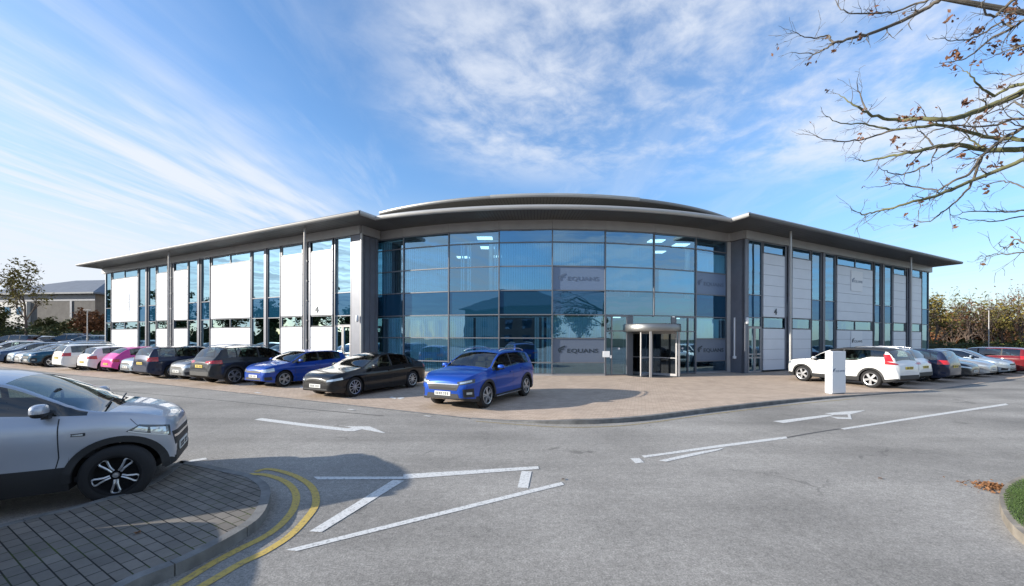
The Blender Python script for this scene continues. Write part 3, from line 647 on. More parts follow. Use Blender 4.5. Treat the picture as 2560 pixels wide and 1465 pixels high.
# raised roof over the curved centre
ZU0, ZU1 = 10.2, 10.36
ua = [bowp(-34+72*i/60, 20.0) for i in range(61)]
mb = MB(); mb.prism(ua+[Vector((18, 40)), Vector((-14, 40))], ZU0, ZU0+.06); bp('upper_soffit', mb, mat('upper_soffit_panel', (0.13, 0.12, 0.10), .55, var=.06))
mb = MB(); edgeprof(mb, ua, [(-.1, ZU0-.01), (.0, ZU0-.01), (.04, ZU0+.05), (.04, ZU1-.03), (0, ZU1), (-.1, ZU1+.02)]); bp('upper_roof_edge', mb, mat('upper_edge_metal', (.24, .24, .235), .45, metal=.3))
mb = MB(); edgeprof(mb, [bowp(-10.5+25.5*i/30, 20.05) for i in range(31)], [(.0, ZU0-.02), (.05, ZU0+.05), (.06, ZU1-.01), (0, ZU1+.02), (-.12, ZU1+.025)]); bp('pale_edge_strip', mb, M_fascia)
mb = MB(); mb.prism([p.lerp(Vector((2, 36)), .004) for p in ua]+[Vector((18, 39.9)), Vector((-14, 39.9))], ZU0+.065, ZU1-.01); bp('upper_roof', mb, M_roof)
mb = MB()
for i in range(1, 120):
    a = -33+70*i/120; p, q = bowp(a, 18.4), bowp(a, 19.85); d = (q-p).normalized(); mb.wbox(p, q, -.012, .012, ZU0-.004, ZU0-.001, Vector((d.y, -d.x)))
bp('soffit_seam', mb, M_seam)
mb = MB(); mb.prism(arcpoly(18.0, 18.3, -34, 38, 40), ZE+.02, ZU0-.006); bp('clerestory_wall', mb, M_alu_d)
# ---- revolving door at the bow
a0 = 13.8; dc = bowp(a0, BR+.05); M_dark = mat('dark_interior', (0.03, 0.035, 0.04), .6)
RD = 1.48
mb = MB(); mb.lathe([(0, 2.36), (RD, 2.36), (RD+.03, 2.40), (RD+.03, 2.74), (RD-.02, 2.78), (0, 2.80)], 40, 'z', (*dc, 0)); rv = bp('revolving_door', mb, M_shiny, smooth=False)
for o in (rv,): o.data.polygons.foreach_set('use_smooth', [abs(p.normal.z) < .5 for p in o.data.polygons])
outd = Vector((math.sin(R(a0)), -math.cos(R(a0)))); side_ = Vector((math.cos(R(a0)), math.sin(R(a0))))
def circ(c_, r, t): return Vector((c_.x+r*(outd.x*math.cos(t)+side_.x*math.sin(t)), c_.y+r*(outd.y*math.cos(t)+side_.y*math.sin(t))))
mb = MB()
for t in (-R(108), -R(34), R(38), R(110), R(180)):
    q = circ(dc, RD-.03, t); w_ = .05
    mb = MB(); mb.box(q.x-w_, q.x+w_, q.y-.04, q.y+.04, 0.0, 2.36); bp('post', mb, M_alu, rv)
for t0, t1 in ((-78, 2), (2, 78)):
    pass
mb = MB()                                   # curved drum glass at both sides
for a_, b_ in ((-178, -95), (95, 178), ):
    for i in range(12):
        p, q = circ(dc, RD, R(a_+(b_-a_)*i/12)), circ(dc, RD, R(a_+(b_-a_)*(i+1)/12)); mb.quadpts([(*p, .02), (*q, .02), (*q, 2.36), (*p, 2.36)])
bp('drum_glass', mb, M_dglass, rv, fix=False)
mb = MB(); mbg = MB()
for ang in (35, 125, 215, 305):
    e = circ(dc, RD-.08, R(ang)); nn_ = (e-dc).normalized(); t_ = Vector((nn_.y, -nn_.x))
    for s0_, s1_ in ((.04, .10), (RD-.17, RD-.10)): mb.wbox(dc+nn_*s0_, dc+nn_*s1_, -.025, .025, .03, 2.33, t_)
    for z_ in (.03, .95, 2.25): mb.wbox(dc+nn_*.1, dc+nn_*(RD-.17), -.02, .02, z_, z_+(.12 if z_ != .95 else .05), t_)
    mbg.quadpts([(*(dc+nn_*.1), .15), (*(dc+nn_*(RD-.17)), .15), (*(dc+nn_*(RD-.17)), 2.25), (*(dc+nn_*.1), 2.25)])
lf = bp('door_leaf', mb, M_alu, rv); bp('pane', mbg, M_dglass, lf, fix=False)
mb = MB(); mb.lathe([(0, .0), (RD+.02, .0), (RD+.02, .018), (0, .02)], 32, 'z', (*dc, 0)); bp('door_mat', mb, M_dark, rv)
# entrance screens either side of the drum
for a1, a2, dr in ((6.95, 10.1, True), (18.0, 21.6, True)):
    p, q = bowp(a1), bowp(a2); d = (q-p).normalized(); n = Vector((d.y, -d.x)); mb = MB()
    m_ = p.lerp(q, .28 if a1 < 10 else .62)
    for s_e in (p, q, m_): mb.wbox(s_e-d*.03, s_e+d*.03, -.08, .04, 0.0, 3.2, n)
    for z_ in (.05, 2.4, 3.19): mb.wbox(p, q, -.07, .03, z_-.03, z_+.03, n)
    s_o = bp('entrance_screen', mb, M_frame); mb = MB(); mb.quadpts([(*(p-n*.01), .06), (*(q-n*.01), .06), (*(q-n*.01), 3.2), (*(p-n*.01), 3.2)]); bp('pane', mb, M_glass, s_o, fix=False)
    c_ = p.lerp(q, .62 if a1 < 10 else .35)+n*.006; mb = MB(); mb.lathe([(0, 0), (.055, 0), (.055, .006), (0, .006)], 16, 'z'); 
    me = mb.mesh('door_sticker', M_white_p); me.transform(Matrix.Translation((c_.x, c_.y, 1.45)) @ Matrix.Rotation(R(90), 4, 'X')); o = link('door_sticker', me, s_o)
for a1, a2 in ((10.1, 11.0), (17.2, 18.0)):
    p, q = bowp(a1), bowp(a2); d = (q-p).normalized(); mb = MB(); mb.wbox(p, q, -.06, .03, 0, 3.2, Vector((d.y, -d.x))); bp('entrance_jamb', mb, M_frame)
p, q = bowp(11.0), bowp(17.2); d = (q-p).normalized(); n = Vector((d.y, -d.x)); mb = MB(); mb.quadpts([(*p, 2.79), (*q, 2.79), (*q, 3.22), (*p, 3.22)]); bp('pane', mb, M_glass, fix=False)
# door panel controls beside the entrance
p = bowp(6.5, BR+.1); mb = MB(); mb.box(p.x-.02, p.x+.34, p.y-.06, p.y+.0, 1.0, 1.32); mb.box(p.x+.36, p.x+.44, p.y-.05, p.y, .95, 1.1); bp('entry_panel', mb, M_white_p)
# wall lamps on the piers and the white pull-tube beside the right one
for nm, pos in (('wall_lamp', L0+NL*.2-DL*.05), ('wall_lamp', R0+NR*.12-DR*.05)):
    mb = MB(); mb.lathe([(0, 0), (.06, .01), (.085, .08), (.085, .30), (.06, .38), (0, .39)], 14, 'z', (pos.x, pos.y, 2.85)); bp(nm, mb, M_white_p, smooth=True)
q = R0-NR*.55-DR*.19; mb = MB(); mb.tube([(*q, .95), (*q, 3.25)], .045, 10); mb.lathe([(0, .82), (.1, .84), (.1, .98), (0, 1.0)], 12, 'z', (*q, 0)); bp('wall_pipe', mb, M_white_p)
# house numbers
for Pf, s_, nx in ((PL, sxL(794), 1), (PR, sxR(1936), -1)):
    me = text_mesh('4', .5, M_ink, 1.1, .01, .012); n_ = NL if Pf is PL else NR; q = Pf(s_, .07)
    ang = math.atan2(n_.y, n_.x)+R(90); me.transform(Matrix.Translation((q.x-2.4, q.y-24, 3.64)) @ Matrix.Rotation(ang, 4, 'Z') @ Matrix.Rotation(R(90), 4, 'X'))
    o = link('house_number', me, B)
# ---- signs
def swoosh(s, m):
    """the leaf-like mark in front of the name, drawn flat in x/y"""
    mb = MB(); pts = []
    def band(f0, f1, n=10):
        for i in range(n):
            a, b_ = i/n, (i+1)/n
            p = [f0(a), f0(b_), f1(b_), f1(a)]
            mb.hexa([(x*s, y*s, 0) for x, y in p]+[(x*s, y*s, .008) for x, y in p])
    band(lambda t: (-.5+t*1.05, .0+.62*t**.55), lambda t: (-.5+t*1.05, -.02+.42*t**1.1))
    band(lambda t: (-.5+t*.22, -.05-.45*t), lambda t: (-.30+t*.16, .02-.42*t))
    band(lambda t: (-.18+t*.6, .05+.12*t**.7), lambda t: (-.18+t*.55, -.06+.1*t))
    band(lambda t: (-.22+t*.12, -.05-.35*t), lambda t: (-.08+t*.1, -.05-.33*t))
    return mb.mesh('emblem', m)
def place(me, pos, n_, name, parent, inv=None):
    ang = math.atan2(n_.y, n_.x)+R(90); me.transform(Matrix.Translation(pos) @ Matrix.Rotation(ang, 4, 'Z') @ Matrix.Rotation(R(90), 4, 'X')); return link(name, me, parent)
M_frost2 = mat('pale_frosted_vinyl', (0.15, 0.215, 0.33), 0.35)
def vinyl(i, z0, z1, m_txt, lab, cut=1.0):
    p, q = bowp(A[i]), bowp(A[i+1]); d = (q-p).normalized(); n = Vector((d.y, -d.x)); c_ = (p+q)/2
    mb = MB(); mb.wbox(p+d*.035, q-d*.035, -.03, -.008, z0+.03, z1-.03, n); o = tag(mb.build('window_sign', M_frost if z0 < 2 else M_frost2), lab, 'sign', 'frosted name panels in the curved glazing')
    L = (q-p).length; h = .30; me = text_mesh('EQUANS', h, m_txt, 1.45, .004, .002)
    pos = c_+d*.22; place(me, (pos.x, pos.y, (z0+z1)/2-.03), n, 'lettering', o)
    for v_ in me.vertices: v_.co += Vector((n.x*.001, n.y*.001, 0))
    pos = c_-d*.93; place(swoosh(.36, m_txt), (pos.x, pos.y, (z0+z1)/2+.04), n, 'emblem', o)
vinyl(4, .70, 2.0, M_ink, 'frosted EQUANS panel at door height, left of the revolving door')
vinyl(4, 4.55, 5.84, M_inkpale, 'pale frosted EQUANS panel upstairs, above the sign left of the revolving door')
vinyl(7, .70, 2.0, M_ink, 'frosted EQUANS panel low in the last bay right of the revolving door')
vinyl(7, 4.55, 5.84, M_inkpale, 'pale frosted EQUANS panel upstairs in the last right bay of the curve')
def board(Pf, n_, dvec, s_, z0, z1, w_, lab, txt=M_inkpale, mt=M_white_p, cut=False):
    c_ = Pf(s_, .0); mb = MB(); mb.wbox(Pf(s_-w_/2), Pf(s_+w_/2), .055, .085, z0, z1, n_)
    o = tag(mb.build('sign_board', mt), lab, 'sign')
    rt = Vector((-n_.y, n_.x))
    me = text_mesh('EQUANS', w_*.15, txt, 1.3, .003); pos = Pf(s_, .09)+rt*w_*.1; place(me, (pos.x, pos.y, (z0+z1)/2-.03), n_, 'lettering', o)
    pos = Pf(s_, .09)-rt*w_*.34; place(swoosh(w_*.2, txt), (pos.x, pos.y, (z0+z1)/2+.03), n_, 'emblem', o)
    return o
sm = sxR(2138.5)
board(PR, NR, DR, sm, 5.45, 6.95-.05, 1.62, 'square white EQUANS board high on the wide panel of the right wing')
board(PR, NR, DR, sm, 1.15, 2.58, 1.62, 'white EQUANS board low on the right wing above the white crossover', txt=M_ink)
board(PL, NL, DL, sxL(313.5), 4.25, 5.75, 1.7, 'faint pale EQUANS board on the end panel of the left wing', mt=mat('pale_board', (.60, .64, .66), .5), txt=mat('faint_ink', (.40, .46, .48), .6))
# monument sign at the apron edge
pm = G(2098, 984.5, .05); mz = .04
tot = thing('totem_sign', 'waist high white block sign standing beside the white crossover on the beige paving', 'sign', (pm.x, pm.y, mz), 0)
W_ = .74; T_ = .22
rt = Vector((.94, .335)); nn = Vector((.335, -.94))
mb = MB()
mb.wbox(-rt*.0-rt*W_/2, rt*W_/2, -.24, 0, 0.03, 1.53, nn); bm_ = bmesh.new(); me = mb.mesh('panel', M_white_p); bm_.from_mesh(me); bmesh.ops.bevel(bm_, geom=bm_.edges[:], offset=.012, segments=2, affect='EDGES'); bm_.to_mesh(me); bm_.free(); link('panel', me, tot)
mb = MB(); mb.wbox(-rt*(W_/2-.03), rt*(W_/2-.03), -.21, -.03, -.04, .03, nn); mb.build('base', M_alu_d, tot)
me = text_mesh('EQUANS', .095, M_inkpale, 1.3, .002); place(me, (rt.x*.06+nn.x*.002, rt.y*.06+nn.y*.002, .82), nn, 'lettering', tot)
place(swoosh(.12, M_inkpale), (-rt.x*.27+nn.x*.001, -rt.y*.27+nn.y*.001, .85), nn, 'emblem', tot)
# ================================================================== CARS
def paint(name, col, metal=0.0, rough=0.35): return mat('paint_'+name, col, rough, metal=metal, coat=0.75, var=0.04, vscale=2, spec=0.15)
M_blk = mat('black_plastic', (0.018, 0.019, 0.021), 0.6); M_tyre = mat('tyre_rubber', (0.014, 0.014, 0.015), 0.85, bump=.3, bscale=80)
M_rim = mat('alloy', (0.55, 0.56, 0.58), 0.3, metal=0.85); M_rimd = mat('dark_alloy', (0.10, 0.105, 0.11), 0.4, metal=0.7); M_well = mat('wheel_well', (0.006, 0.006, 0.007), 0.95)
M_cglass = glassmat('car_glass', (0.40, 0.48, 0.46), 0.06, (1, 1, 1)); M_int = mat('car_interior', (0.06, 0.06, 0.065), 0.8)
M_lens = mat('lamp_lens', (0.55, 0.60, 0.62), 0.08, metal=0.55, coat=1); M_lensd = mat('lamp_housing', (0.05, 0.055, 0.06), 0.15, coat=1)
M_red = mat('red_lens', (0.42, 0.012, 0.012), 0.12, coat=1); M_pw = mat('plate_white', (0.72, 0.73, 0.70), 0.5); M_py = mat('plate_yellow', (0.70, 0.52, 0.06), 0.5)
M_chrome = mat('chrome', (0.75, 0.75, 0.76), 0.12, metal=1.0); M_amber = mat('amber', (0.5, 0.15, 0.01), .2)
def pchip(P, x):
    P = sorted(P); n = len(P)
    if x <= P[0][0]: return P[0][1]
    if x >= P[-1][0]: return P[-1][1]
    d = [(P[i+1][1]-P[i][1])/(P[i+1][0]-P[i][0]) for i in range(n-1)]
    m = [d[0]]+[0 if d[i-1]*d[i] <= 0 else 2*d[i-1]*d[i]/(d[i-1]+d[i]) for i in range(1, n-1)]+[d[-1]]
    for i in range(n-1):
        if x <= P[i+1][0]:
            h = P[i+1][0]-P[i][0]; t = (x-P[i][0])/h
            return (P[i][1]*(1+2*t)*(1-t)**2+m[i]*h*t*(1-t)**2+P[i+1][1]*t*t*(3-2*t)+m[i+1]*h*t*t*(t-1))
class CarType: pass
TYPES = {}
def cartype(key, W, wb, r, top, belt, ws, rw, side, bp_, cp, sill=.22, tum=.36, trim=.0, roofw=.0, noser=.5, arch=.055, rimstyle='five', front='grille', tail='block', qwin=None, floatroof=False):
    """top/belt: profile points (x,z); ws/rw: windscreen and rear-window x ranges; side: side-glass x range"""
    T = CarType(); T.key = key; T.W = W; T.wb = wb; T.r = r; T.rimstyle = rimstyle; T.front = front; T.tail = tail; T.trim = trim
    xn = max(p[0] for p in top); xt = min(p[0] for p in top); T.xn, T.xt = xn, xt
    xf, xr = wb/2, -wb/2; RA = r+arch
    def zt(x): return pchip(top, x)
    def zbelt(x): return min(pchip(belt, x), zt(x)-.015)
    def w(x):
        ef = max(0, xn-x); er = max(0, x-xt)
        a = 1-.30*max(0, 1-ef/(noser*1.25))**2.3; b = 1-.20*max(0, 1-er/.55)**2.4
        if key == 'compact': a = 1-.40*max(0, 1-ef/1.05)**2.0
        q = W/2*a*b
        for e_, rr_ in ((ef, .11), (er, .09)):
            if e_ < rr_: q -= rr_*(1-math.sqrt(max(0, 1-(1-e_/rr_)**2)))
        return q
    def zb(x):
        z = sill+.0; ef = xn-x; er = x-xt
        z += .10*max(0, 1-ef/.5)**2+.16*max(0, 1-er/.5)**2
        for xc in (xf, xr):
            if abs(x-xc) < RA: z = max(z, r+math.sqrt(max(0, RA*RA-(x-xc)**2)))
        return z
    def ys(x, z):
        f = (z-sill)/(zbelt(x)-sill); f = min(max(f, -.1), 1)
        hip = .012*math.exp(-((x-xf)/.45)**2)+.016*math.exp(-((x-xr)/.5)**2)
        y = w(x)*(1-.045*(1-min(f/.35, 1))**2 - .02*math.exp(-((f-.42)/.16)**2)) + hip*(f > .2)
        if f > .80: y -= w(x)*.075*((f-.80)/.20)**1.6
        return y
    T.ys = ys; T.zt = zt; T.zbelt = zbelt; T.w = w; T.zb = zb
    xs = set([xn, xt])
    for e in (.003, .012, .03, .06, .10, .16, .24, .34, .46, .6): xs.add(xn-e); xs.add(xt+e)
    for xc in (xf, xr):
        for k in range(0, 19): xs.add(xc+RA*math.cos(math.pi*k/18)*1.0)
        xs.add(xc+RA+.004); xs.add(xc-RA-.004)
    x = xt+.7
    while x < xn-.6: xs.add(round(x, 3)); x += .09
    for q in list(ws)+list(rw)+list(side)+[bp_-.035, bp_+.035]+([cp-.03, cp+.03] if cp else []): xs.add(q)
    for p in top: xs.add(p[0])
    xs = sorted(xs); out = [xs[0]]
    keep = set([xn, xt]+list(ws)+list(rw)+list(side)+[bp_-.035, bp_+.035])
    for q in xs[1:]:
        if q-out[-1] < .0035:
            if q in keep: out[-1] = q
            continue
        out.append(q)
    xs = out
    FS = [0, .04, .12, .22, .33, .44, .55, .66, .76, .84, .90, .95, 1.0]
    US = [.07, .5, .93, 1.0]; VS = [.94, .84, .62, .32, 0.0]
    rings = []
    for x in xs:
        b0, b1, t = zb(x), zbelt(x), zt(x)
        b0 = min(b0, b1-.05); ring = [(0, b0), (w(x)*.5, b0), (max(.1, ys(x, b0)-.06), b0)]
        for f in FS: z = b0+(b1-b0)*f; ring.append((ys(x, z), z))
        yb = ring[-1][1] and ring[-1][0]; g = t-b1
        cr = min(.06, g*.45); zr = t-cr; yr = yb-tum*(zr-b1)-.02*min(1, g/.3)
        if g < .16: yr = yb-.05*min(1, g/.16)-tum*(zr-b1)
        for u_ in US:
            bulge = math.sin(math.pi*u_)*.018*min(1, g/.4); ring.append((yb+(yr-yb)*u_+bulge, b1+(zr-b1)*u_))
        for v_ in VS: y = yr*v_; ring.append((y, zr+cr*(1-v_**2.2)))
        rings.append(ring)
    NB = 3; iB = NB+len(FS)-1; iU = iB+1; nU = len(US); iV = iU+nU; half = len(rings[0])
    bm = bmesh.new(); VV = []
    for x, ring in zip(xs, rings):
        row = [bm.verts.new((x, y, z)) for y, z in ring]
        row += [bm.verts.new((x, -y, z)) for y, z in reversed(ring[1:-1])]
        VV.append(row)
    n = len(VV[0]); cls = {}
    lay = bm.faces.layers.int.new('c')
    CL = {'body': 0, 'windscreen': 1, 'rear_window': 2, 'side_window': 3, 'pillar': 4, 'under': 5, 'trim': 6, 'roof': 7, 'side_window_r': 8}
    for i in range(len(xs)-1):
        xm = (xs[i]+xs[i+1])/2
        for j in range(n):
            j2 = (j+1) % n
            f = bm.faces.new((VV[i][j], VV[i+1][j], VV[i+1][j2], VV[i][j2]))
            jj = j if j < half-1 else n-1-j            # mirrored row index (face between jj and jj+1)
            c_ = 0
            zmid = sum(v_.co.z for v_ in f.verts)/4; g = zt(xm)-zbelt(xm)
            if jj < 2: c_ = 5
            elif jj < NB: c_ = 5
            elif jj < iB:
                if trim and zmid < (trim if xm < xf+RA else min(trim, .40)) and jj < iB-2: c_ = 6
                if trim and False: c_ = 6
            elif iU <= jj < iU+nU-2 and side[0] < xm < side[1] and g > .09:
                c_ = 3 if not (abs(xm-bp_) < .035 or (cp and abs(xm-cp) < .03)) else 4
                if c_ == 3 and j >= half-1: c_ = 8
            elif (jj >= iV) and ws[0] < xm < ws[1]: c_ = 1
            elif (jj >= iV) and rw[0] < xm < rw[1]: c_ = 2
            if c_ == 0 and jj >= iU+nU-2 and not (ws[0] < xm < xn) and g > .25 and xm > rw[0]: c_ = 7
            f[lay] = c_; f.smooth = True
    for i, row in ((0, VV[0]), (len(xs)-1, VV[-1])):
        c0 = [bm.verts.new((xs[i], 0, (v_.co.z))) for v_ in row[1:half-1]]
        mid_ = [row[0]]+c0+[row[half-1]]
        for j in range(half-1):
            a = mid_[j]; b_ = mid_[j+1]; p, q = row[j], row[j+1]; p2, q2 = row[(n-j) % n], row[n-1-j]
            for fv in ([a, p, q, b_], [a, b_, q2, p2]):
                vs_ = []; 
                for v_ in fv:
                    if v_ not in vs_: vs_.append(v_)
                if len(vs_) > 2:
                    f = bm.faces.new(vs_); f[lay] = 6 if (trim and sum(v_.co.z for v_ in vs_)/len(vs_) < trim+.06) else 0; f.smooth = True
    bmesh.ops.recalc_face_normals(bm, faces=bm.faces)
    T.bvh = BVHTree.FromBMesh(bm)
    T.parts = {}
    def extract(ids, slots):
        nb = bmesh.new(); mp = {}
        for f in bm.faces:
            if f[lay] in ids:
                vs_ = []
                for v_ in f.verts:
                    if v_ not in mp: mp[v_] = nb.verts.new(v_.co)
                    vs_.append(mp[v_])
                nf = nb.faces.new(vs_); nf.smooth = True; nf.material_index = slots.get(f[lay], 0)
        me = bpy.data.meshes.new('part'); nb.to_mesh(me); nb.free(); return me
    me = extract({0, 4, 5, 6, 7}, {0: 0, 7: 2, 4: 1, 6: 1, 5: 3}); T.body = me
    me.set_sharp_from_angle(angle=R(38))
    T.static = []                           # (name, mesh, [sub parts])
    for nm, ids in (('windscreen', {1}), ('rear_window', {2}), ('side_window', {3}), ('side_window', {8})):
        m_ = extract(ids, {}); m_.materials.append(M_cglass)
        if len(m_.polygons): T.static.append((nm, m_, []))
    bm.free()
    # ---- decals wrapped on the body
    def patch(corners, proj, m, name, nu=10, nv=4, off=.006, depth=.02, sub=None):
        rows = []
        for a in range(nu+1):
            row = []
            for b_ in range(nv+1):
                s, t = a/nu, b_/nv
                c_ = [(1-s)*(1-t)*corners[0][k]+s*(1-t)*corners[1][k]+s*t*corners[2][k]+(1-s)*t*corners[3][k] for k in (0, 1)]
                o_, d_ = proj(*c_); hit, nrm, _, _ = T.bvh.ray_cast(o_, d_)
                if hit is None: return None
                row.append((hit+(-d_)*off, hit+d_*depth))
            rows.append(row)
        mb = MB()
        for a in range(nu):
            for b_ in range(nv): mb.quadpts([rows[a][b_][0], rows[a+1][b_][0], rows[a+1][b_+1][0], rows[a][b_+1][0]])
        rim_ = [rows[a][0] for a in range(nu+1)]+[rows[nu][b_] for b_ in range(1, nv+1)]+[rows[a][nv] for a in range(nu-1, -1, -1)]+[rows[0][b_] for b_ in range(nv-1, 0, -1)]
        for i in range(len(rim_)): p, q = rim_[i], rim_[(i+1) % len(rim_)]; mb.quadpts([p[0], q[0], q[1], p[1]])
        return mb.mesh(name, m, smooth=False)
    def front(y, z): return Vector((xn+1, y, z)), Vector((-1, 0, 0))
    def rear(y, z): return Vector((xt-1, y, z)), Vector((1, 0, 0))
    def corner(fr, sg):
        C_ = Vector(((xn-.75) if fr else (xt+.75), sg*(W/2-.62), 0))
        def pr(ph, z):
            a = R(ph); d_ = Vector(((1 if fr else -1)*math.cos(a), sg*math.sin(a), 0)); return C_+d_*3+Vector((0, 0, z)), -d_
        return pr
    T.patch, T.front, T.rearp, T.corner = patch, front, rear, corner
    def add(nm, me, subs=()):
        if me: T.static.append((nm, me, list(subs)))
    T.add = add
    hz_ = pchip(belt, xn-.12)
    T.hz = hz_
    # wheels
    rw_, tw = r*.70, .105
    mb = MB(); mb.lathe([(rw_, tw), (r*.78, tw+.004), (r*.93, tw-.004), (r, tw-.03), (r, -tw+.03), (r*.93, -tw), (rw_, -tw)], 36); tyre = mb.mesh('wheel', M_tyre, smooth=True)
    mb = MB(); mb.lathe([(rw_+.004, tw-.003), (rw_-.018, tw+.001), (rw_-.03, tw-.02), (rw_-.03, -.02), (0, -.015)], 36); disc = mb.mesh('rim', M_well if rimstyle != 'five' else M_rimd, smooth=True)
    mb = MB()
    if rimstyle != 'loop': mb.lathe([(rw_+.006, tw-.004), (rw_-.004, tw+.006), (rw_-.02, tw+.002), (rw_-.024, tw-.03)], 36)
    def spoke(a, r0, r1, w0, w1, d0=.0, d1=.0):
        ca, sa = math.cos(a), math.sin(a)
        def q(rr, ww, y): return (rr*ca-ww*sa, y, rr*sa+ww*ca)
        y0, y1 = tw-.035+d0, tw-.012+d1
        mb.hexa([q(r0, -w0, y0), q(r1, -w1, y0+.01), q(r1, -w1, y1), q(r0, -w0, y0+.03), q(r0, w0, y0), q(r1, w1, y0+.01), q(r1, w1, y1), q(r0, w0, y0+.03)])
    if rimstyle == 'five':
        for k in range(5):
            for o_ in (-.16, .16): spoke(2*math.pi*k/5+.3+o_, .03, rw_-.01, .020, .016)
    elif rimstyle == 'multi':
        for k in range(10): spoke(2*math.pi*k/10+.1, .03, rw_-.01, .016, .012)
    elif rimstyle == 'blade':
        for k in range(5): spoke(2*math.pi*k/5+.5, .03, rw_-.005, .035, .050)
    elif rimstyle == 'loop':
        for k in range(5):
            a = 2*math.pi*k/5+math.pi/2+.63
            pts = []
            for s_, rr in ((-.22, .055), (-.14, .10), (-.17, .15), (-.20, .185), (-.16, .205), (-.07, .214), (.07, .214), (.16, .205), (.20, .185), (.17, .15), (.14, .10), (.22, .055)):
                pts.append((rr*math.cos(a+s_)*rw_/.232, tw-.018-(.012 if rr < .1 else 0), rr*math.sin(a+s_)*rw_/.232))
            mb.tube(pts, .0125, 6)
    mb.lathe([(0, tw-.0), (.028, tw-.002), (.034, tw-.02)], 16)
    sp_ = mb.mesh('spokes', M_rim if rimstyle != 'loop' else M_rim, smooth=False)
    T.wheel = (tyre, disc, sp_)
    # mirrors
    mx_ = ws[0]+(ws[1]-ws[0])*(.62 if key != 'compact' else .46); T.mx = mx_
    for sg in (1, -1):
        zb_ = zbelt(mx_); yb = ys(mx_, zb_)
        bm2 = bmesh.new(); bmesh.ops.create_uvsphere(bm2, u_segments=14, v_segments=9, radius=1)
        for v_ in bm2.verts:
            c_ = v_.co; c_ = Vector((math.copysign(abs(c_.x)**.7, c_.x), math.copysign(abs(c_.y)**.75, c_.y), math.copysign(abs(c_.z)**.7, c_.z)))
            v_.co = Vector((mx_-.02+c_.x*.065, sg*(yb+.15+c_.y*.115), zb_+.10+c_.z*.075))
        for f in bm2.faces: f.smooth = True; f.material_index = 0 if f.calc_center_median().z > zb_+.085 else 1
        me = bpy.data.meshes.new('wing_mirror'); bm2.to_mesh(me); bm2.free(); T.static.append(('wing_mirror', me, ['PAINT', 'BLK']))
        mb = MB(); mb.box(mx_-.03, mx_+.03, sg*yb-.03 if sg > 0 else sg*yb-.09, sg*yb+.09 if sg > 0 else sg*yb+.03, zb_-.005, zb_+.05); T.static.append(('mirror_arm', mb.mesh('mirror_arm', M_blk), []))
    # seams and handles
    def seam(pts, wd, nm, m=M_blk, off=.0015):
        for sg in (1, -1):
            mb = MB(); prev = None
            for (x0, z0), (x1, z1) in zip(pts[:-1], pts[1:]):
                k = 10
                for i in range(k):
                    a = (x0+(x1-x0)*i/k, z0+(z1-z0)*i/k); b_ = (x0+(x1-x0)*(i+1)/k, z0+(z1-z0)*(i+1)/k)
                    dx, dz = x1-x0, z1-z0; l = math.hypot(dx, dz); px, pz = -dz/l*wd/2, dx/l*wd/2
                    q = []
                    for (xx, zz_), s2 in ((a, 1), (b_, 1), (b_, -1), (a, -1)): X, Z = xx+px*s2, zz_+pz*s2; q.append((X, sg*(ys(X, Z)+off), Z))
                    mb.quadpts(q)
            T.static.append((nm, mb.mesh(nm, m), []))
    T.seam = seam
    fd = side[1]-.0; d1 = xf-RA-.10
    zs_ = sill+.09
    seam([(d1+.02, zbelt(d1)-.02), (d1+.03, .62), (d1-.03, zs_)], .011, 'door_seam')
    seam([(bp_, zbelt(bp_)-.01), (bp_, zs_)], .011, 'door_seam')
    xe = xr+RA+.03
    seam([(xe-.16, zbelt(xe-.16)-.02), (xe-.10, .80), (xe+.06, zs_+.1)], .011, 'door_seam')
    for hx in (bp_+.16, xe+.02):
        for sg in (1, -1):
            mb = MB(); z = zbelt(hx)-.13; y = ys(hx, z); mb.hexa([(hx-.09, sg*(y-.01), z), (hx+.09, sg*(y-.01), z), (hx+.08, sg*(y+.035), z), (hx-.08, sg*(y+.035), z), (hx-.09, sg*(y-.01), z+.028), (hx+.09, sg*(y-.01), z+.028), (hx+.08, sg*(y+.035), z+.028), (hx-.08, sg*(y+.035), z+.028)])
            T.static.append(('door_handle', mb.mesh('door_handle', M_blk), ['PAINT']))
    if trim:                                   # plastic arch mouldings
        for xc in (xf, xr):
            for sg in (1, -1):
                mb = MB(); k = 24
                for i in range(k):
                    q = []
                    for (ii, rr, of) in ((i, RA-.018, .012), (i+1, RA-.018, .012), (i+1, RA+.055, .014), (i, RA+.055, .014)):
                        a = math.pi*(-.02+1.04*ii/k); X = xc+rr*math.cos(a); Z = r+rr*math.sin(a); Z = max(Z, sill+.02); q.append((X, sg*(ys(X, max(Z, zs_-.05))+of), Z))
                    mb.quadpts(q)
                    q2 = [q[3], q[2], (q[2][0], q[2][1]-sg*.03, q[2][2]), (q[3][0], q[3][1]-sg*.03, q[3][2])]; mb.quadpts(q2)
                    mb.quadpts([q[1], q[0], (q[0][0], q[0][1]-sg*.05, q[0][2]), (q[1][0], q[1][1]-sg*.05, q[1][2])])
                T.static.append(('wheel_arch_trim', mb.mesh('arch', M_blk), []))
    # cabin
    mb = MB(); fl = .34; c0 = (side[0]+side[1])/2
    zs1 = zbelt(bp_)-.02
    sx_ = bp_+.10
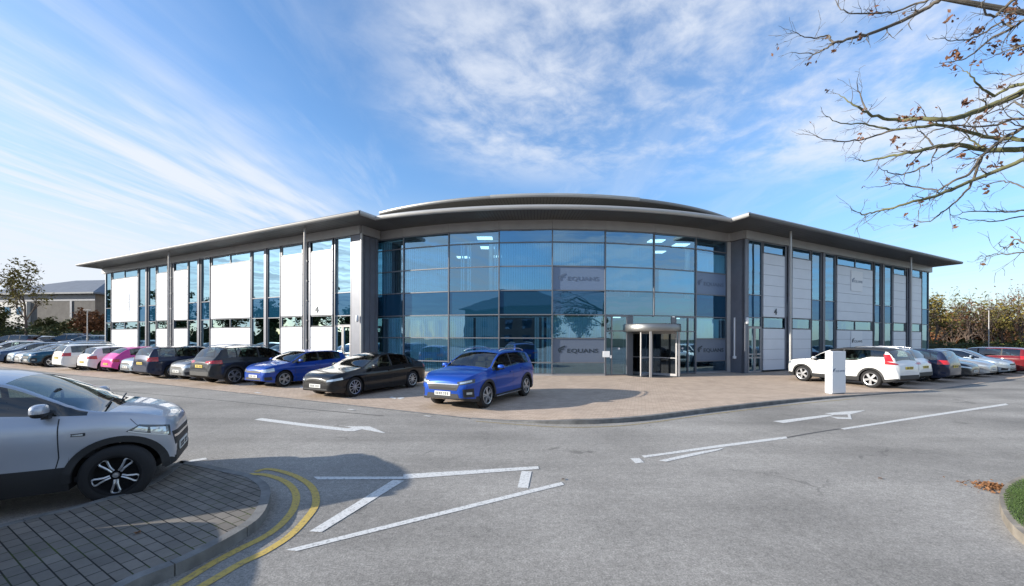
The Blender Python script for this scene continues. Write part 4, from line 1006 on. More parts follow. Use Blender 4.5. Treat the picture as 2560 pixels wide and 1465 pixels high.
    for sg in (-1, 1):
        mb.box(sx_-.05, sx_+.45, sg*.36-.24, sg*.36+.24, fl, .60)
        mb.hexa([(sx_-.14, sg*.36-.23, .55), (sx_-.0, sg*.36-.23, .55), (sx_-.0, sg*.36+.23, .55), (sx_-.14, sg*.36+.23, .55), (sx_-.30, sg*.36-.19, zs1+.12), (sx_-.20, sg*.36-.19, zs1+.12), (sx_-.20, sg*.36+.19, zs1+.12), (sx_-.30, sg*.36+.19, zs1+.12)])
        mb.box(sx_-.33, sx_-.24, sg*.36-.13, sg*.36+.13, zs1+.15, zs1+.32)
    mb.box(sx_-.95, sx_-.80, -.6, .6, .5, zs1+.14)
    for yy in (-.35, .35): mb.box(sx_-.96, sx_-.88, yy-.12, yy+.12, zs1+.16, zs1+.28)
    mb.box(ws[0]+(ws[1]-ws[0])*.62, ws[1]-.12, -W/2*.78, W/2*.78, .55, zbelt(ws[1]-.2)-.02)
    mb.box(rw[0]+.02, ws[1]-.2, -W/2*.80, W/2*.80, .28, fl)
    T.static.append(('interior', mb.mesh('interior', M_int), []))
    bmw = bmesh.new(); mbx = MB(); c_ = Vector((ws[0]+(ws[1]-ws[0])*.35, -.36, zs1+.06)); pts = [c_+Vector((.03*math.sin(t)*1.0, .18*math.cos(t), .18*math.sin(t))) for t in [2*math.pi*i/18 for i in range(19)]]
    mbx.tube(pts, .015, 6, cap=False); T.static.append(('steering_wheel', mbx.mesh('sw', M_blk), [])); bmw.free()
    TYPES[key] = T; return T
def plate(T, fr, z, m, y=0.0):
    o_, d_ = (T.front if fr else T.rearp)(y, z); h1 = T.bvh.ray_cast(o_, d_)[0]; sg = 1 if fr else -1; x = h1.x+sg*.016
    mb = MB(); mb.box(min(x, x-sg*.014), max(x, x-sg*.014), y-.26, y+.26, z-.055, z+.055); me = mb.mesh('number_plate', m)
    mb = MB()
    for k, cx_ in enumerate((-.21, -.15, -.09, -.035, .055, .115, .175)):
        for zz0, zz1 in ((-.036, -.008), (.0, .034)): mb.box(min(x, x+sg*.003), max(x, x+sg*.003), y+cx_-.018, y+cx_+.018, z+zz0, z+zz1)
    T.static.append(('number_plate', me, [('characters', mb.mesh('characters', M_blk))]))
def lights(T, fr, c, m, nm, inner=None):
    for sg in (1, -1):
        me = T.patch(c, T.corner(fr, sg), m, nm)
        subs = []
        if inner:
            for ic, im, inm in inner:
                q = T.patch(ic, T.corner(fr, sg), im, inm, 6, 3, off=.012)
                if q: subs.append((inm, q))
        if me: T.static.append((nm, me, subs))
# ---- mid size SUV (blue one and relatives)
T = cartype('suv', 1.855, 2.67, .355,
    [(2.245, .66), (2.22, .80), (2.12, .93), (1.75, 1.03), (1.20, 1.10), (1.02, 1.16), (.55, 1.42), (.22, 1.555), (-.2, 1.605), (-.8, 1.61), (-1.4, 1.585), (-1.72, 1.53), (-1.95, 1.26), (-2.08, 1.08), (-2.20, .95), (-2.235, .66)],
    [(2.245, .60), (2.15, .80), (1.75, .95), (1.1, 1.01), (0, 1.05), (-1.2, 1.12), (-1.9, 1.09), (-2.15, .92), (-2.235, .60)],
    (.24, 1.05), (-2.02, -1.72), (-1.55, .98), -.28, -1.22, sill=.235, trim=.36, rimstyle='five')
lights(T, True, [(50, .77), (12, .70), (12, .80), (52, .88)], M_lensd, 'headlight', [([(44, .80), (18, .735), (18, .785), (44, .85)], M_lens, 'lamp_lens')])
lights(T, True, [(50, .38), (26, .38), (24, .60), (48, .62)], M_blk, 'fog_light', [([(44, .46), (32, .46), (32, .52), (44, .52)], M_lens, 'lamp_lens')])
T.add('grille', T.patch([(-.46, .56), (.46, .56), (.53, .72), (-.53, .72)], T.front, M_blk, 'grille', 12, 4), [('grille_trim', T.patch([(-.50, .715), (.50, .715), (.52, .74), (-.52, .74)], T.front, M_chrome, 'grille_trim', 12, 2, off=.012))])
T.add('lower_grille', T.patch([(-.55, .31), (.55, .31), (.50, .47), (-.50, .47)], T.front, M_blk, 'lower_grille', 12, 3))
T.add('skid_plate', T.patch([(-.50, .285), (.50, .285), (.52, .315), (-.52, .315)], T.front, M_chrome, 'skid_plate', 12, 2, off=.02))
plate(T, True, .47, M_pw)
lights(T, False, [(62, .88), (8, .92), (8, 1.0), (60, 1.04)], M_red, 'taillight'); plate(T, False, .78, M_py)
T.add('rear_bumper_trim', T.patch([(-.7, .42), (.7, .42), (.7, .56), (-.7, .56)], T.rearp, M_blk, 'rear_bumper_trim', 12, 3))
for sg in (1, -1):
    mb = MB(); pts = [(.15, 1.57), (.05, 1.62), (-.4, 1.655), (-1.2, 1.645), (-1.5, 1.60), (-1.58, 1.56)]; mb.tube([(x, sg*.63, z) for x, z in pts], .018, 8); T.static.append(('roof_rail', mb.mesh('roof_rail', M_chrome, smooth=True), []))
    mb = MB(); mb.tube([(.85, sg*.925, .27), (-.85, sg*.925, .27)], .018, 8); T.static.append(('sill_strip', mb.mesh('sill_strip', M_chrome), []))
# ---- fastback saloon
T = cartype('saloon', 1.85, 2.875, .335,
    [(2.27, .52), (2.25, .66), (2.12, .78), (1.7, .88), (1.25, .945), (1.08, .985), (.5, 1.25), (.0, 1.405), (-.35, 1.44), (-.9, 1.41), (-1.5, 1.26), (-2.0, 1.07), (-2.2, 1.03), (-2.36, .93), (-2.42, .62)],
    [(2.27, .48), (2.15, .67), (1.7, .80), (1.1, .87), (0, .90), (-1.4, .96), (-2.1, .96), (-2.35, .86), (-2.42, .56)],
    (.02, 1.12), (-1.98, -.95), (-1.62, 1.0), -.32, -1.22, sill=.165, rimstyle='multi', tum=.46)
lights(T, True, [(56, .62), (16, .55), (16, .61), (54, .69)], M_lens, 'headlight'); T.add('lower_grille', T.patch([(-.62, .22), (.62, .22), (.55, .32), (-.55, .32)], T.front, M_blk, 'lower_grille', 12, 3))
plate(T, True, .41, M_pw); lights(T, False, [(56, .80), (2, .82), (2, .90), (54, .92)], M_red, 'taillight'); plate(T, False, .62, M_py)
# ---- small hatchback
T = cartype('hatch', 1.78, 2.59, .32,
    [(2.02, .56), (2.0, .70), (1.90, .82), (1.6, .91), (1.16, .98), (.98, 1.03), (.5, 1.28), (.15, 1.415), (-.2, 1.45), (-.8, 1.45), (-1.3, 1.41), (-1.6, 1.36), (-1.8, 1.12), (-1.9, .96), (-2.0, .86), (-2.03, .60)],
    [(2.02, .50), (1.93, .70), (1.6, .84), (1.0, .91), (0, .94), (-1.2, 1.0), (-1.75, .98), (-1.97, .82), (-2.03, .54)],
    (.16, 1.02), (-1.86, -1.58), (-1.42, .94), -.30, -1.08, sill=.185, rimstyle='five')
lights(T, True, [(54, .62), (18, .60), (16, .70), (52, .78)], M_lens, 'headlight'); T.add('grille', T.patch([(-.44, .58), (.44, .58), (.46, .66), (-.46, .66)], T.front, M_blk, 'grille', 12, 3))
T.add('lower_grille', T.patch([(-.5, .26), (.5, .26), (.44, .40), (-.44, .40)], T.front, M_blk, 'lower_grille', 12, 3)); lights(T, True, [(48, .30), (28, .30), (26, .42), (46, .44)], M_blk, 'fog_light')
plate(T, True, .45, M_pw); lights(T, False, [(58, .72), (24, .74), (22, .88), (56, .92)], M_red, 'taillight'); plate(T, False, .55, M_py)
T.add('tailgate_badge', T.patch([(-.05, .82), (.05, .82), (.05, .88), (-.05, .88)], T.rearp, M_chrome, 'tailgate_badge', 2, 2))
# ---- retro style city car (pink)
T = cartype('retro', 1.72, 2.50, .31,
    [(1.95, .56), (1.93, .68), (1.84, .80), (1.55, .90), (1.1, .96), (.92, 1.0), (.52, 1.27), (.22, 1.40), (-.1, 1.44), (-.7, 1.43), (-1.1, 1.36), (-1.42, 1.18), (-1.62, 1.0), (-1.76, .86), (-1.83, .74), (-1.85, .52)],
    [(1.95, .50), (1.85, .68), (1.5, .82), (1.0, .90), (0, .93), (-1.1, .95), (-1.6, .84), (-1.8, .68), (-1.85, .46)],
    (.24, .96), (-1.52, -1.12), (-1.1, .88), -.36, None, sill=.18, rimstyle='five', tum=.42, noser=.6)
lights(T, False, [(52, .62), (30, .62), (30, .78), (52, .78)], M_red, 'taillight'); lights(T, True, [(50, .60), (26, .60), (26, .76), (50, .76)], M_lens, 'headlight'); plate(T, False, .50, M_py); plate(T, True, .42, M_pw)
# ---- estate / people carrier, boxy tail
T = cartype('estate', 1.80, 2.68, .33,
    [(2.20, .58), (2.18, .72), (2.05, .86), (1.7, .95), (1.22, 1.02), (1.02, 1.08), (.5, 1.36), (.12, 1.50), (-.3, 1.54), (-1.0, 1.545), (-1.7, 1.52), (-2.0, 1.47), (-2.14, 1.26), (-2.24, 1.02), (-2.28, .90), (-2.30, .60)],
    [(2.20, .52), (2.1, .72), (1.7, .87), (1.05, .94), (0, .97), (-1.4, 1.02), (-2.1, 1.01), (-2.27, .82), (-2.30, .54)],
    (.14, 1.06), (-2.20, -2.01), (-1.90, .98), -.25, -1.2, sill=.195, rimstyle='multi', tum=.30)
lights(T, True, [(54, .68), (18, .66), (16, .76), (52, .84)], M_lens, 'headlight'); T.add('grille', T.patch([(-.44, .60), (.44, .60), (.46, .72), (-.46, .72)], T.front, M_blk, 'grille', 12, 3)); plate(T, True, .46, M_pw)
lights(T, False, [(58, .84), (26, .84), (24, 1.02), (56, 1.04)], M_red, 'taillight'); plate(T, False, .74, M_py); T.add('lower_grille', T.patch([(-.5, .26), (.5, .26), (.44, .40), (-.44, .40)], T.front, M_blk, 'lower_grille', 12, 3))
# ---- white crossover with black roof
T = cartype('crossover', 1.865, 2.70, .36,
    [(2.20, .66), (2.18, .84), (2.08, .99), (1.7, 1.06), (1.25, 1.10), (1.06, 1.15), (.6, 1.42), (.25, 1.57), (-.2, 1.635), (-.9, 1.64), (-1.5, 1.61), (-1.85, 1.55), (-2.03, 1.30), (-2.10, 1.06), (-2.17, .96), (-2.20, .66)],
    [(2.20, .60), (2.1, .86), (1.7, .97), (1.1, 1.02), (0, 1.04), (-.75, 1.06), (-1.35, 1.24), (-1.8, 1.25), (-2.08, 1.0), (-2.20, .60)],
    (.26, 1.10), (-2.07, -1.85), (-1.78, 1.02), -.28, None, sill=.25, trim=.42, rimstyle='blade', tum=.33)
lights(T, True, [(50, .82), (18, .80), (18, .90), (50, .94)], M_lens, 'headlight'); T.add('grille', T.patch([(-.44, .62), (.44, .62), (.46, .82), (-.46, .82)], T.front, M_blk, 'grille', 12, 3)); plate(T, True, .48, M_pw)
for sg in (1, -1):
    a = T.patch([(58, 1.10), (38, 1.10), (44, 1.38), (60, 1.38)], T.corner(False, sg), M_red, 'taillight'); b_ = T.patch([(58, .98), (24, .97), (24, 1.02), (58, 1.11)], T.corner(False, sg), M_red, 'lower_lens')
    T.add('taillight', a, [('lower_lens', b_)] if b_ else [])
plate(T, False, .84, M_py); T.add('rear_bumper_trim', T.patch([(-.66, .36), (.66, .36), (.66, .56), (-.66, .56)], T.rearp, M_blk, 'rear_bumper_trim', 16, 4))
# ---- silver compact SUV in the foreground
T = cartype('compact', 1.765, 2.604, .338,
    [(1.80, .60), (1.795, .80), (1.75, .93), (1.56, 1.03), (1.32, 1.085), (1.14, 1.11), (.75, 1.31), (.32, 1.52), (-.05, 1.59), (-.7, 1.60), (-1.3, 1.57), (-1.65, 1.50), (-1.85, 1.22), (-1.97, 1.02), (-2.06, .94), (-2.09, .62)],
    [(1.80, .56), (1.75, .80), (1.56, .95), (1.2, 1.055), (.6, 1.08), (0, 1.12), (-1.2, 1.18), (-1.8, 1.12), (-2.04, .90), (-2.09, .56)],
    (.34, 1.20), (-1.92, -1.66), (-1.4, 1.20), -.20, -1.05, sill=.225, trim=.54, rimstyle='loop', tum=.36, arch=.06, noser=.85)
lights(T, True, [(58, .835), (22, .70), (20, .835), (46, .90)], M_lensd, 'headlight', [([(53, .838), (41, .79), (40, .85), (47, .88)], M_lens, 'lamp_lens'), ([(38, .765), (24, .725), (23, .82), (38, .85)], M_lens, 'lamp_lens'), ([(56, .828), (25, .707), (25, .72), (56, .842)], M_pw, 'light_strip')])
T.add('grille', T.patch([(-.46, .56), (.46, .56), (.50, .74), (-.50, .74)], T.front, M_blk, 'grille', 12, 4), [('grille_trim', T.patch([(-.48, .66), (.48, .66), (.49, .69), (-.49, .69)], T.front, M_chrome, 'grille_trim', 12, 2, off=.014))])
T.add('lower_grille', T.patch([(-.46, .32), (.46, .32), (.42, .46), (-.42, .46)], T.front, M_blk, 'lower_grille', 12, 3)); plate(T, True, .50, M_pw)
lights(T, True, [(44, .50), (37, .49), (34, .64), (38, .66)], M_chrome, 'fog_light')
lights(T, False, [(60, .88), (24, .90), (22, 1.02), (58, 1.04)], M_red, 'taillight'); plate(T, False, .74, M_py)
for sg in (1, -1):
    x_, z_ = .985, .86; y_ = T.ys(x_, z_); mb = MB(); mb.hexa([(x_-.06, sg*(y_-.01), z_-.017), (x_+.06, sg*(y_-.01), z_-.017), (x_+.06, sg*(y_+.006), z_-.017), (x_-.06, sg*(y_+.006), z_-.017), (x_-.06, sg*(y_-.01), z_+.017), (x_+.06, sg*(y_-.01), z_+.017), (x_+.06, sg*(y_+.006), z_+.017), (x_-.06, sg*(y_+.006), z_+.017)])
    mb2 = MB(); mb2.hexa([(x_-.045, sg*(y_+.004), z_-.009), (x_+.045, sg*(y_+.004), z_-.009), (x_+.045, sg*(y_+.011), z_-.009), (x_-.045, sg*(y_+.011), z_-.009), (x_-.045, sg*(y_+.004), z_+.009), (x_+.045, sg*(y_+.004), z_+.009), (x_+.045, sg*(y_+.011), z_+.009), (x_-.045, sg*(y_+.011), z_+.009)])
    T.static.append(('side_indicator', mb.mesh('side_indicator', M_blk), [('indicator_lens', mb2.mesh('lens', M_lens))]))
T.seam([(1.40, .98), (1.46, .90), (1.60, .80)], .005, 'wing_seam')
mb = MB()                                       # wipers resting on the cowl
for y0, y1 in ((-.55, .0), (.05, .55)): mb.tube([(1.14, y0, 1.13), (1.07, y1, 1.165)], .009, 6)
T.static.append(('wiper', mb.mesh('wiper', M_blk), []))
USED = set()
def car(key, paint_, loc, fwd, label, group, roof=None, name='parked_car', cat='car', rot_w=None):
    T = TYPES[key]; t = thing(name, label, cat, (loc[0], loc[1], loc[2] if len(loc) > 2 else .010), math.atan2(fwd[1], fwd[0]), group)
    me = T.body.copy()
    for m in (paint_, M_blk, roof or paint_, M_well): me.materials.append(m)
    link('body', me, t)
    for nm, m_, subs in T.static:
        if subs and isinstance(subs[0], str):
            m2 = m_.copy()
            if len(m2.materials): m2.materials[0] = paint_
            else: m2.materials.append(paint_); m2.materials.append(M_blk)
            link(nm, m2, t); continue
        p = link(nm, m_, t)
        for sn, sm in subs:
            if sm: link(sn, sm, p)
    y = T.W/2-.125
    for x in (T.wb/2, -T.wb/2):
        for sg in (1, -1):
            wh = link('wheel', T.wheel[0], t); wh.location = (x, sg*y, T.r); wh.rotation_euler = (0, random.uniform(0, 6) if rot_w is None else rot_w, 0 if sg > 0 else math.pi)
            link('rim', T.wheel[1], wh); link('spokes', T.wheel[2], wh)
    return t
UL = Vector((.446, .895)); RLt = Vector((.895, -.446)); UR = Vector((-.452, .892)); LRt = Vector((-.892, -.452))
BASE = Vector((-.72, 11.42))
gl = 'cars parked in the row before the left wing'; gr = 'cars parked in the row before the right wing'; gb = 'cars parked further back at the far left'
def rowL(key, pm_, s, face, label, push=0.0, P=None, **k):
    T = TYPES[key]; P = Vector(P) if P else BASE+DL*s
    axle = P-RLt*(T.W/2-.06)+UL*push; c_ = axle+UL*T.wb/2; return car(key, pm_, (c_.x, c_.y, .010), (-UL if face == 'F' else UL), label, gl, **k)
def rowR(key, pm_, s, face, label, push=0.0, P=None, UR=UR, LRt=LRt, **k):
    T = TYPES[key]; P = Vector(P) if P else Vector((14.75, 16.43))+DR*s
    axle = P-LRt*(T.W/2-.06)+UR*push; c_ = axle+UR*T.wb/2; return car(key, pm_, (c_.x, c_.y, .012), (-UR if face == 'F' else UR), label, gr, **k)
random.seed(11)
pb = paint('royal_blue', (.008, .060, .35), .25, .3); pk = paint('black', (.008, .008, .009)); ph = paint('deep_blue', (.007, .052, .31), .2, .3)
pdk = paint('charcoal', (.022, .026, .032), .3); pnv = paint('navy', (.012, .02, .05), .3); pgy = paint('steel_grey', (.22, .23, .24), .6, .35); pwh = paint('white', (.72, .72, .70)); psl = paint('silver', (.42, .43, .44), .7, .35)
ppk = paint('pink', (.62, .06, .30), .1, .3); ptl = paint('teal', (.008, .075, .14), .3, .3); prd = paint('red', (.13, .008, .012)); pls = paint('ice_silver', (.30, .36, .42), .6, .35); pch = paint('foreground_silver', (.42, .45, .505), .5, .34); pmb = paint('slate_blue', (.05, .09, .17), .4)
rowL('suv', pb, 0, 'F', 'bright blue sport utility car parked alone nearest the entrance, nose to the road')
rowL('saloon', pk, 0, 'F', 'black fastback saloon between the two bright blue cars', P=(-5.27, 13.4))
rowL('hatch', ph, 0, 'F', 'bright blue hatchback facing out, left of the black fastback saloon', P=(-9.13, 16.04), rot_w=.3)
rowL('suv', pdk, 12.3, 'R', 'charcoal sport utility car parked tail out, beside the blue hatchback', P=(-11.73, 16.9))
rowL('hatch', pgy, 14.9, 'F', 'grey hatchback with its nose showing between the charcoal and navy cars', .15)
rowL('estate', pnv, 17.5, 'R', 'navy people carrier parked tail out with red rear lights', P=(-16.3, 19.25))
rowL('hatch', pls, 20.1, 'F', 'pale silver hatchback nose showing between the navy carrier and the pink car', .25)
rowL('retro', ppk, 22.9, 'R', 'pink retro style small car parked tail out', .3)
rowL('hatch', pwh, 25.2, 'R', 'white hatchback parked tail out just left of the pink car', .2)
rowL('estate', pwh, 27.7, 'R', 'white estate with dark side windows, parked tail out beside the empty bay', .1)
rowL('suv', ptl, 32.5, 'F', 'teal sport utility car with a dark roof, facing out beside the empty bay', P=(-29.8, 25.9))
rowL('hatch', psl, 35.0, 'F', 'silver car whose nose shows left of the teal one', .0)
rowL('hatch', pls, 37.5, 'F', 'ice grey small car, second to the left of the teal one', .2)
rowL('estate', pmb, 40.2, 'F', 'slate blue estate with a shining bonnet, third to the left of the teal car')
rowL('saloon', psl, 42.9, 'F', 'silver saloon at the left frame edge of the front row')
rowL('suv', pwh, 45.6, 'F', 'white sport utility car furthest left in the front row')
rowR('crossover', pwh, 0, 'R', 'white crossover with black roof behind the white block sign', roof=M_blk, UR=Vector((-.36, .933)), LRt=Vector((-.933, -.36)))
rowR('suv', pwh, 2.7, 'R', 'white tall hatchback parked tail out just right of the white crossover', .35)
rowR('estate', pnv, 5.3, 'R', 'navy car with tall red rear lights, right of the two white cars', .2)
rowR('saloon', pdk, 8.3, 'F', 'dark saloon facing out, left of the silver one in the right row', .2)
rowR('saloon', psl, 10.9, 'F', 'silver saloon facing out towards the right end of the row', .2)
rowR('hatch', pls, 13.6, 'F', 'ice grey hatchback facing out beyond the silver saloon')
rowR('estate', prd, 16.4, 'R', 'dark red estate parked tail out near the right edge of the frame')
rowR('saloon', pgy, 19.3, 'F', 'grey saloon at the right edge of the frame')
# far cars on the raised level at the left
mb = MB(); e0 = Vector((-62, 43)); e1 = Vector((-30, 40)); 
mb.prism([Vector((-90, 41)), Vector((-33, 36.5)), Vector((-29, 60)), Vector((-90, 62))], -.01, .62); tag(mb.build('upper_car_park', M_asph), kind='structure')
for key, pt, x, Y, ang, lb, kw_ in (('suv', pdk, 172, 41.5, 197, 'black sport utility car parked behind the teal one on the raised level', {}), ('estate', psl, 222, 40.2, 200, 'silver car half hidden on the raised level next to the building corner', {}),
        ('retro', pwh, 101, 43.0, 260, 'small white car with its tail to the trees on the raised level', {}), ('estate', pk, 34, 42.0, 190, 'black estate at the far left on the raised level', {}), ('hatch', pwh, 262, 42.5, 80, 'white car end peeping past the left corner of the building', {})):
    X = (x-CX)/F*Y; a = R(ang); car(key, pt, (X, Y, .62), (math.cos(a), math.sin(a)), lb, gb)
# foreground car
th = R(31); fw = Vector((math.cos(th), math.sin(th))); rt_ = Vector((fw.y, -fw.x)); T = TYPES['compact']
wc = Vector((-4.73, 4.78)); ax = wc-rt_*(T.W/2-.03); c_ = ax-fw*T.wb/2
car('compact', pch, (c_.x, c_.y, .006), fw, 'silver compact crossover in the left foreground with looped alloy wheels', 'cars at the foreground left', rot_w=0.0)
car('estate', pwh, (-6.55, 2.0, .006), (math.cos(R(31)), math.sin(R(31))), 'white people carrier standing left of the camera, out of frame', 'cars at the foreground left')
# ================================================================== TREES, HEDGES, FAR BUILDING
M_bark = mat('bark', (0.11, 0.095, 0.075), 0.9, var=.35, vscale=6, bump=.3); M_barkg = mat('mossy_bark', (0.13, 0.13, 0.06), 0.9, var=.35, vscale=7)
M_twig = mat('twigs', (0.10, 0.072, 0.055), 0.9, var=.3, vscale=1)
def leafmat(name, c): return mat(name, c, .75, var=.45, vscale=1.3)
M_ly = leafmat('leaf_yellow', (0.15, 0.12, 0.022)); M_lo = leafmat('leaf_olive', (0.085, 0.085, 0.022)); M_lg = leafmat('leaf_green', (0.045, 0.07, 0.018)); M_lr = leafmat('leaf_rust', (0.15, 0.06, 0.02)); M_lb = leafmat('leaf_brown', (0.13, 0.058, 0.028))
def grow(mbt, leaves, p, d, L, r, lvl, spread, up=.25, tips=None):
    n = 4; pts = [p]; rad = [r]; q = p
    for i in range(n):
        d = (d+Vector((random.uniform(-1, 1), random.uniform(-1, 1), random.uniform(-.6, 1)))*.16+Vector((0, 0, up*.12))).normalized(); q = q+d*L/n; pts.append(q); rad.append(r*(1-.45*(i+1)/n))
    mbt.tube(pts, rad, 6 if lvl > 2 else (4 if lvl > 1 else 3), cap=False)
    if lvl <= 0: tips.append(q); return
    k = {4: 6, 3: 6, 2: 5, 1: 4}.get(lvl, 4)
    for i in range(k):
        t = .25+.75*(i+random.random())/k; j = min(n-1, int(t*n)); b = pts[j].lerp(pts[j+1], t*n-j)
        a = random.uniform(0, 6.28); o = d.orthogonal().normalized(); o = Matrix.Rotation(a, 3, d) @ o
        nd = (d*(1-spread)+o*spread*1.4).normalized(); grow(mbt, leaves, b, nd, L*random.uniform(.45, .68), rad[j]*.62, lvl-1, spread, up, tips)
def tree(x, y, h, label, m_leaf, dens=4, cat='tree', group='trees behind the car park', spread=.42, z=0, lvl=3, ls=.09, name='tree', trunkh=.22, up=.5, stems=1, mt=None):
    t = thing(name, label, cat, (x, y, z), 0, group); mbt = MB(); tips = []
    for s in range(stems):
        d = Vector((random.uniform(-.25, .25), random.uniform(-.25, .25), 1)).normalized() if stems > 1 else Vector((0, 0, 1))
        p0 = Vector((random.uniform(-.3, .3), random.uniform(-.3, .3), -.1)) if stems > 1 else Vector((0, 0, -.1))
        p1 = p0+d*h*trunkh; mbt.tube([p0, p1], [h*.018, h*.015], 8, cap=False)
        grow(mbt, None, p1, d, h*.50, h*.014, lvl, spread, up, tips)
    mbt.build('trunk', mt or M_twig, t, fix=False)
    mb = MB()
    for q in tips:
        for _ in range(dens):
            if random.random() < .15: continue
            c_ = q+Vector((random.gauss(0, 1), random.gauss(0, 1), random.gauss(0, 1)))*h*.035; leaf_quad(mb, c_, ls*random.uniform(.6, 1.5), 1.6)
    if mb.v: mb.build('crown', m_leaf, t, fix=False)
    return t
def hedge(p, q, w_, h, label, m1, m2, n=9000, ls=.10, z=0, name='hedge', grp=None, inner=(.03, .035, .012)):
    p, q = Vector(p), Vector(q); d = (q-p); L = d.length; d /= L; nn = Vector((d.y, -d.x)); t = thing(name, label, 'hedge', ((p.x+q.x)/2, (p.y+q.y)/2, z), 0, grp)
    c0 = (p+q)/2
    def hh(s): return h*(.80+.16*math.sin(s*1.3+p.x)+.10*math.sin(s*3.1)+.06*math.sin(s*7.7))
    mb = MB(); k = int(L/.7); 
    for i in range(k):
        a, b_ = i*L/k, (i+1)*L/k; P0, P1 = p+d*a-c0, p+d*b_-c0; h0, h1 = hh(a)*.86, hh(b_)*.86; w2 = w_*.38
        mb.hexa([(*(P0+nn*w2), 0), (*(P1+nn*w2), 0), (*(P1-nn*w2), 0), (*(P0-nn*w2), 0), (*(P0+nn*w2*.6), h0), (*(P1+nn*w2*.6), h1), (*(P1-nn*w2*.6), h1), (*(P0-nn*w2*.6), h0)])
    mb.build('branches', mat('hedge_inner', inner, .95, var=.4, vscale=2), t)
    for m_, fr in ((m1, .6), (m2, .4)):
        mb = MB()
        for _ in range(int(n*fr)):
            s = random.uniform(0, L); H = hh(s); zz_ = random.random()**.7*H*1.03; o = (random.choice((-1, 1)) if random.random() < .55 else random.uniform(-1, 1))*w_/2*(.85 if zz_ < H*.8 else .6)+random.gauss(0, .08)
            if m_ is m2 and math.sin(s*2.1)+math.sin(zz_*3+s) < 0: continue
            c_ = p+d*s+nn*o-c0; leaf_quad(mb, (c_.x, c_.y, zz_), ls*random.uniform(.5, 1.4), 1.5)
        mb.build('foliage', m_, t, fix=False)
    return t
random.seed(21)
# left background
def atx(x, Y): return (x-CX)/F*Y
tree(atx(66, 46), 46, 8.7, 'tall yellowing tree in front of the brick building at far left', M_ly, 11, ls=.15, z=.5, up=.9, spread=.36)
for x, Y, h, m_, lb in ((-10, 47, 5.6, M_lo, 'olive bushy tree at the left frame edge'), (178, 50, 4.2, M_lo, 'olive shrubby tree below the brick gable'), (228, 47, 4.8, M_lr, 'russet shrubby tree beside the corner of the office'), (125, 52, 4.0, M_lo, 'low olive tree between the yellow tree and the brick gable')):
    tree(atx(x, Y), Y, h, lb, m_, 9, ls=.16, z=.5, stems=3, trunkh=.08)
hedge((-72, 47.5), (-38, 45.0), 1.6, 2.6, 'dark clipped hedge behind the cars at far left', M_lg, M_lo, 12000, .12, z=.55)
hedge((-80, 60), (-43, 55.0), 2.5, 3.4, 'tall shaded shrub belt under the brick building', M_lg, M_lo, 9000, .17, z=.3)
# right background
sp_ = [(2338, 44, 6.8, M_ly, 'narrow yellow green tree right beside the building end', 9, 2), (2385, 50, 6.2, M_lr, 'bare brown tree just past the yellow one', 2, 3), (2428, 48, 7.2, M_lo, 'large bare tree with a brown crown in the middle of the right group', 2, 3), (2470, 52, 6.8, M_lb, 'twiggy brown tree right of the largest bare one', 1, 3),
       (2512, 47, 6.0, M_ly, 'yellow tinged bush tree near the right edge', 5, 3), (2552, 50, 8.6, M_lb, 'tall pale bare tree at the right frame edge', 1, 3), (2600, 46, 7.5, M_lo, 'olive tree just outside the right edge', 4, 2), (2362, 56, 5.6, M_lo, 'low olive tree behind the yellow one', 5, 3), (2448, 60, 6.6, M_lr, 'distant rust coloured tree between the bare ones', 3, 3)]
random.seed(77)
for x, Y, h, m_, lb, dn, st in sp_: tree(atx(x, Y), Y, h*1.14, lb, m_, dn, ls=.13, stems=st, trunkh=.07, group='autumn trees behind the right car row', lvl=3, spread=.40, up=.8)
for k in range(9):
    x = 2335+k*31; Y = 57+(k*7) % 5; tree(atx(x, Y), Y, 4.6+(k*5 % 4)*.35, ['low russet thicket tree', 'low olive thicket tree', 'low brown thicket tree'][k % 3]+' in the back row, number '+['one', 'two', 'three', 'four', 'five', 'six', 'seven', 'eight', 'nine'][k]+' from the building end', [M_lr, M_lo, M_lb][k % 3], 9, ls=.17, stems=4, trunkh=.04, group='thicket behind the autumn trees', lvl=3, spread=.5, up=.5)
hedge((44, 42), (66, 49), 1.8, 1.9, 'green hedge with yellow patches behind the right car row', M_lg, M_ly, 8000, .11)
# lamp posts
def lamp_post(x, Y, h, label, z=0.0):
    t = thing('lamp_post', label, 'lamp post', (atx(x, Y), Y, z), 0, 'car park lamp posts'); mb = MB(); mb.tube([(0, 0, 0), (0, 0, 1.2), (0, 0, 1.25), (0, 0, h)], [.07, .07, .045, .035], 10); mb.build('post', M_alu, t)
    mb = MB(); mb.box(-.32, .28, -.1, .1, h-.02, h+.06); mb.build('lamp_head', M_alu, t); return t
lamp_post(2472, 42, 5.2, 'slim grey lamp post among the trees at right'); lamp_post(218, 39.5, 4.0, 'slim grey lamp post in front of the hedge at far left', .6)
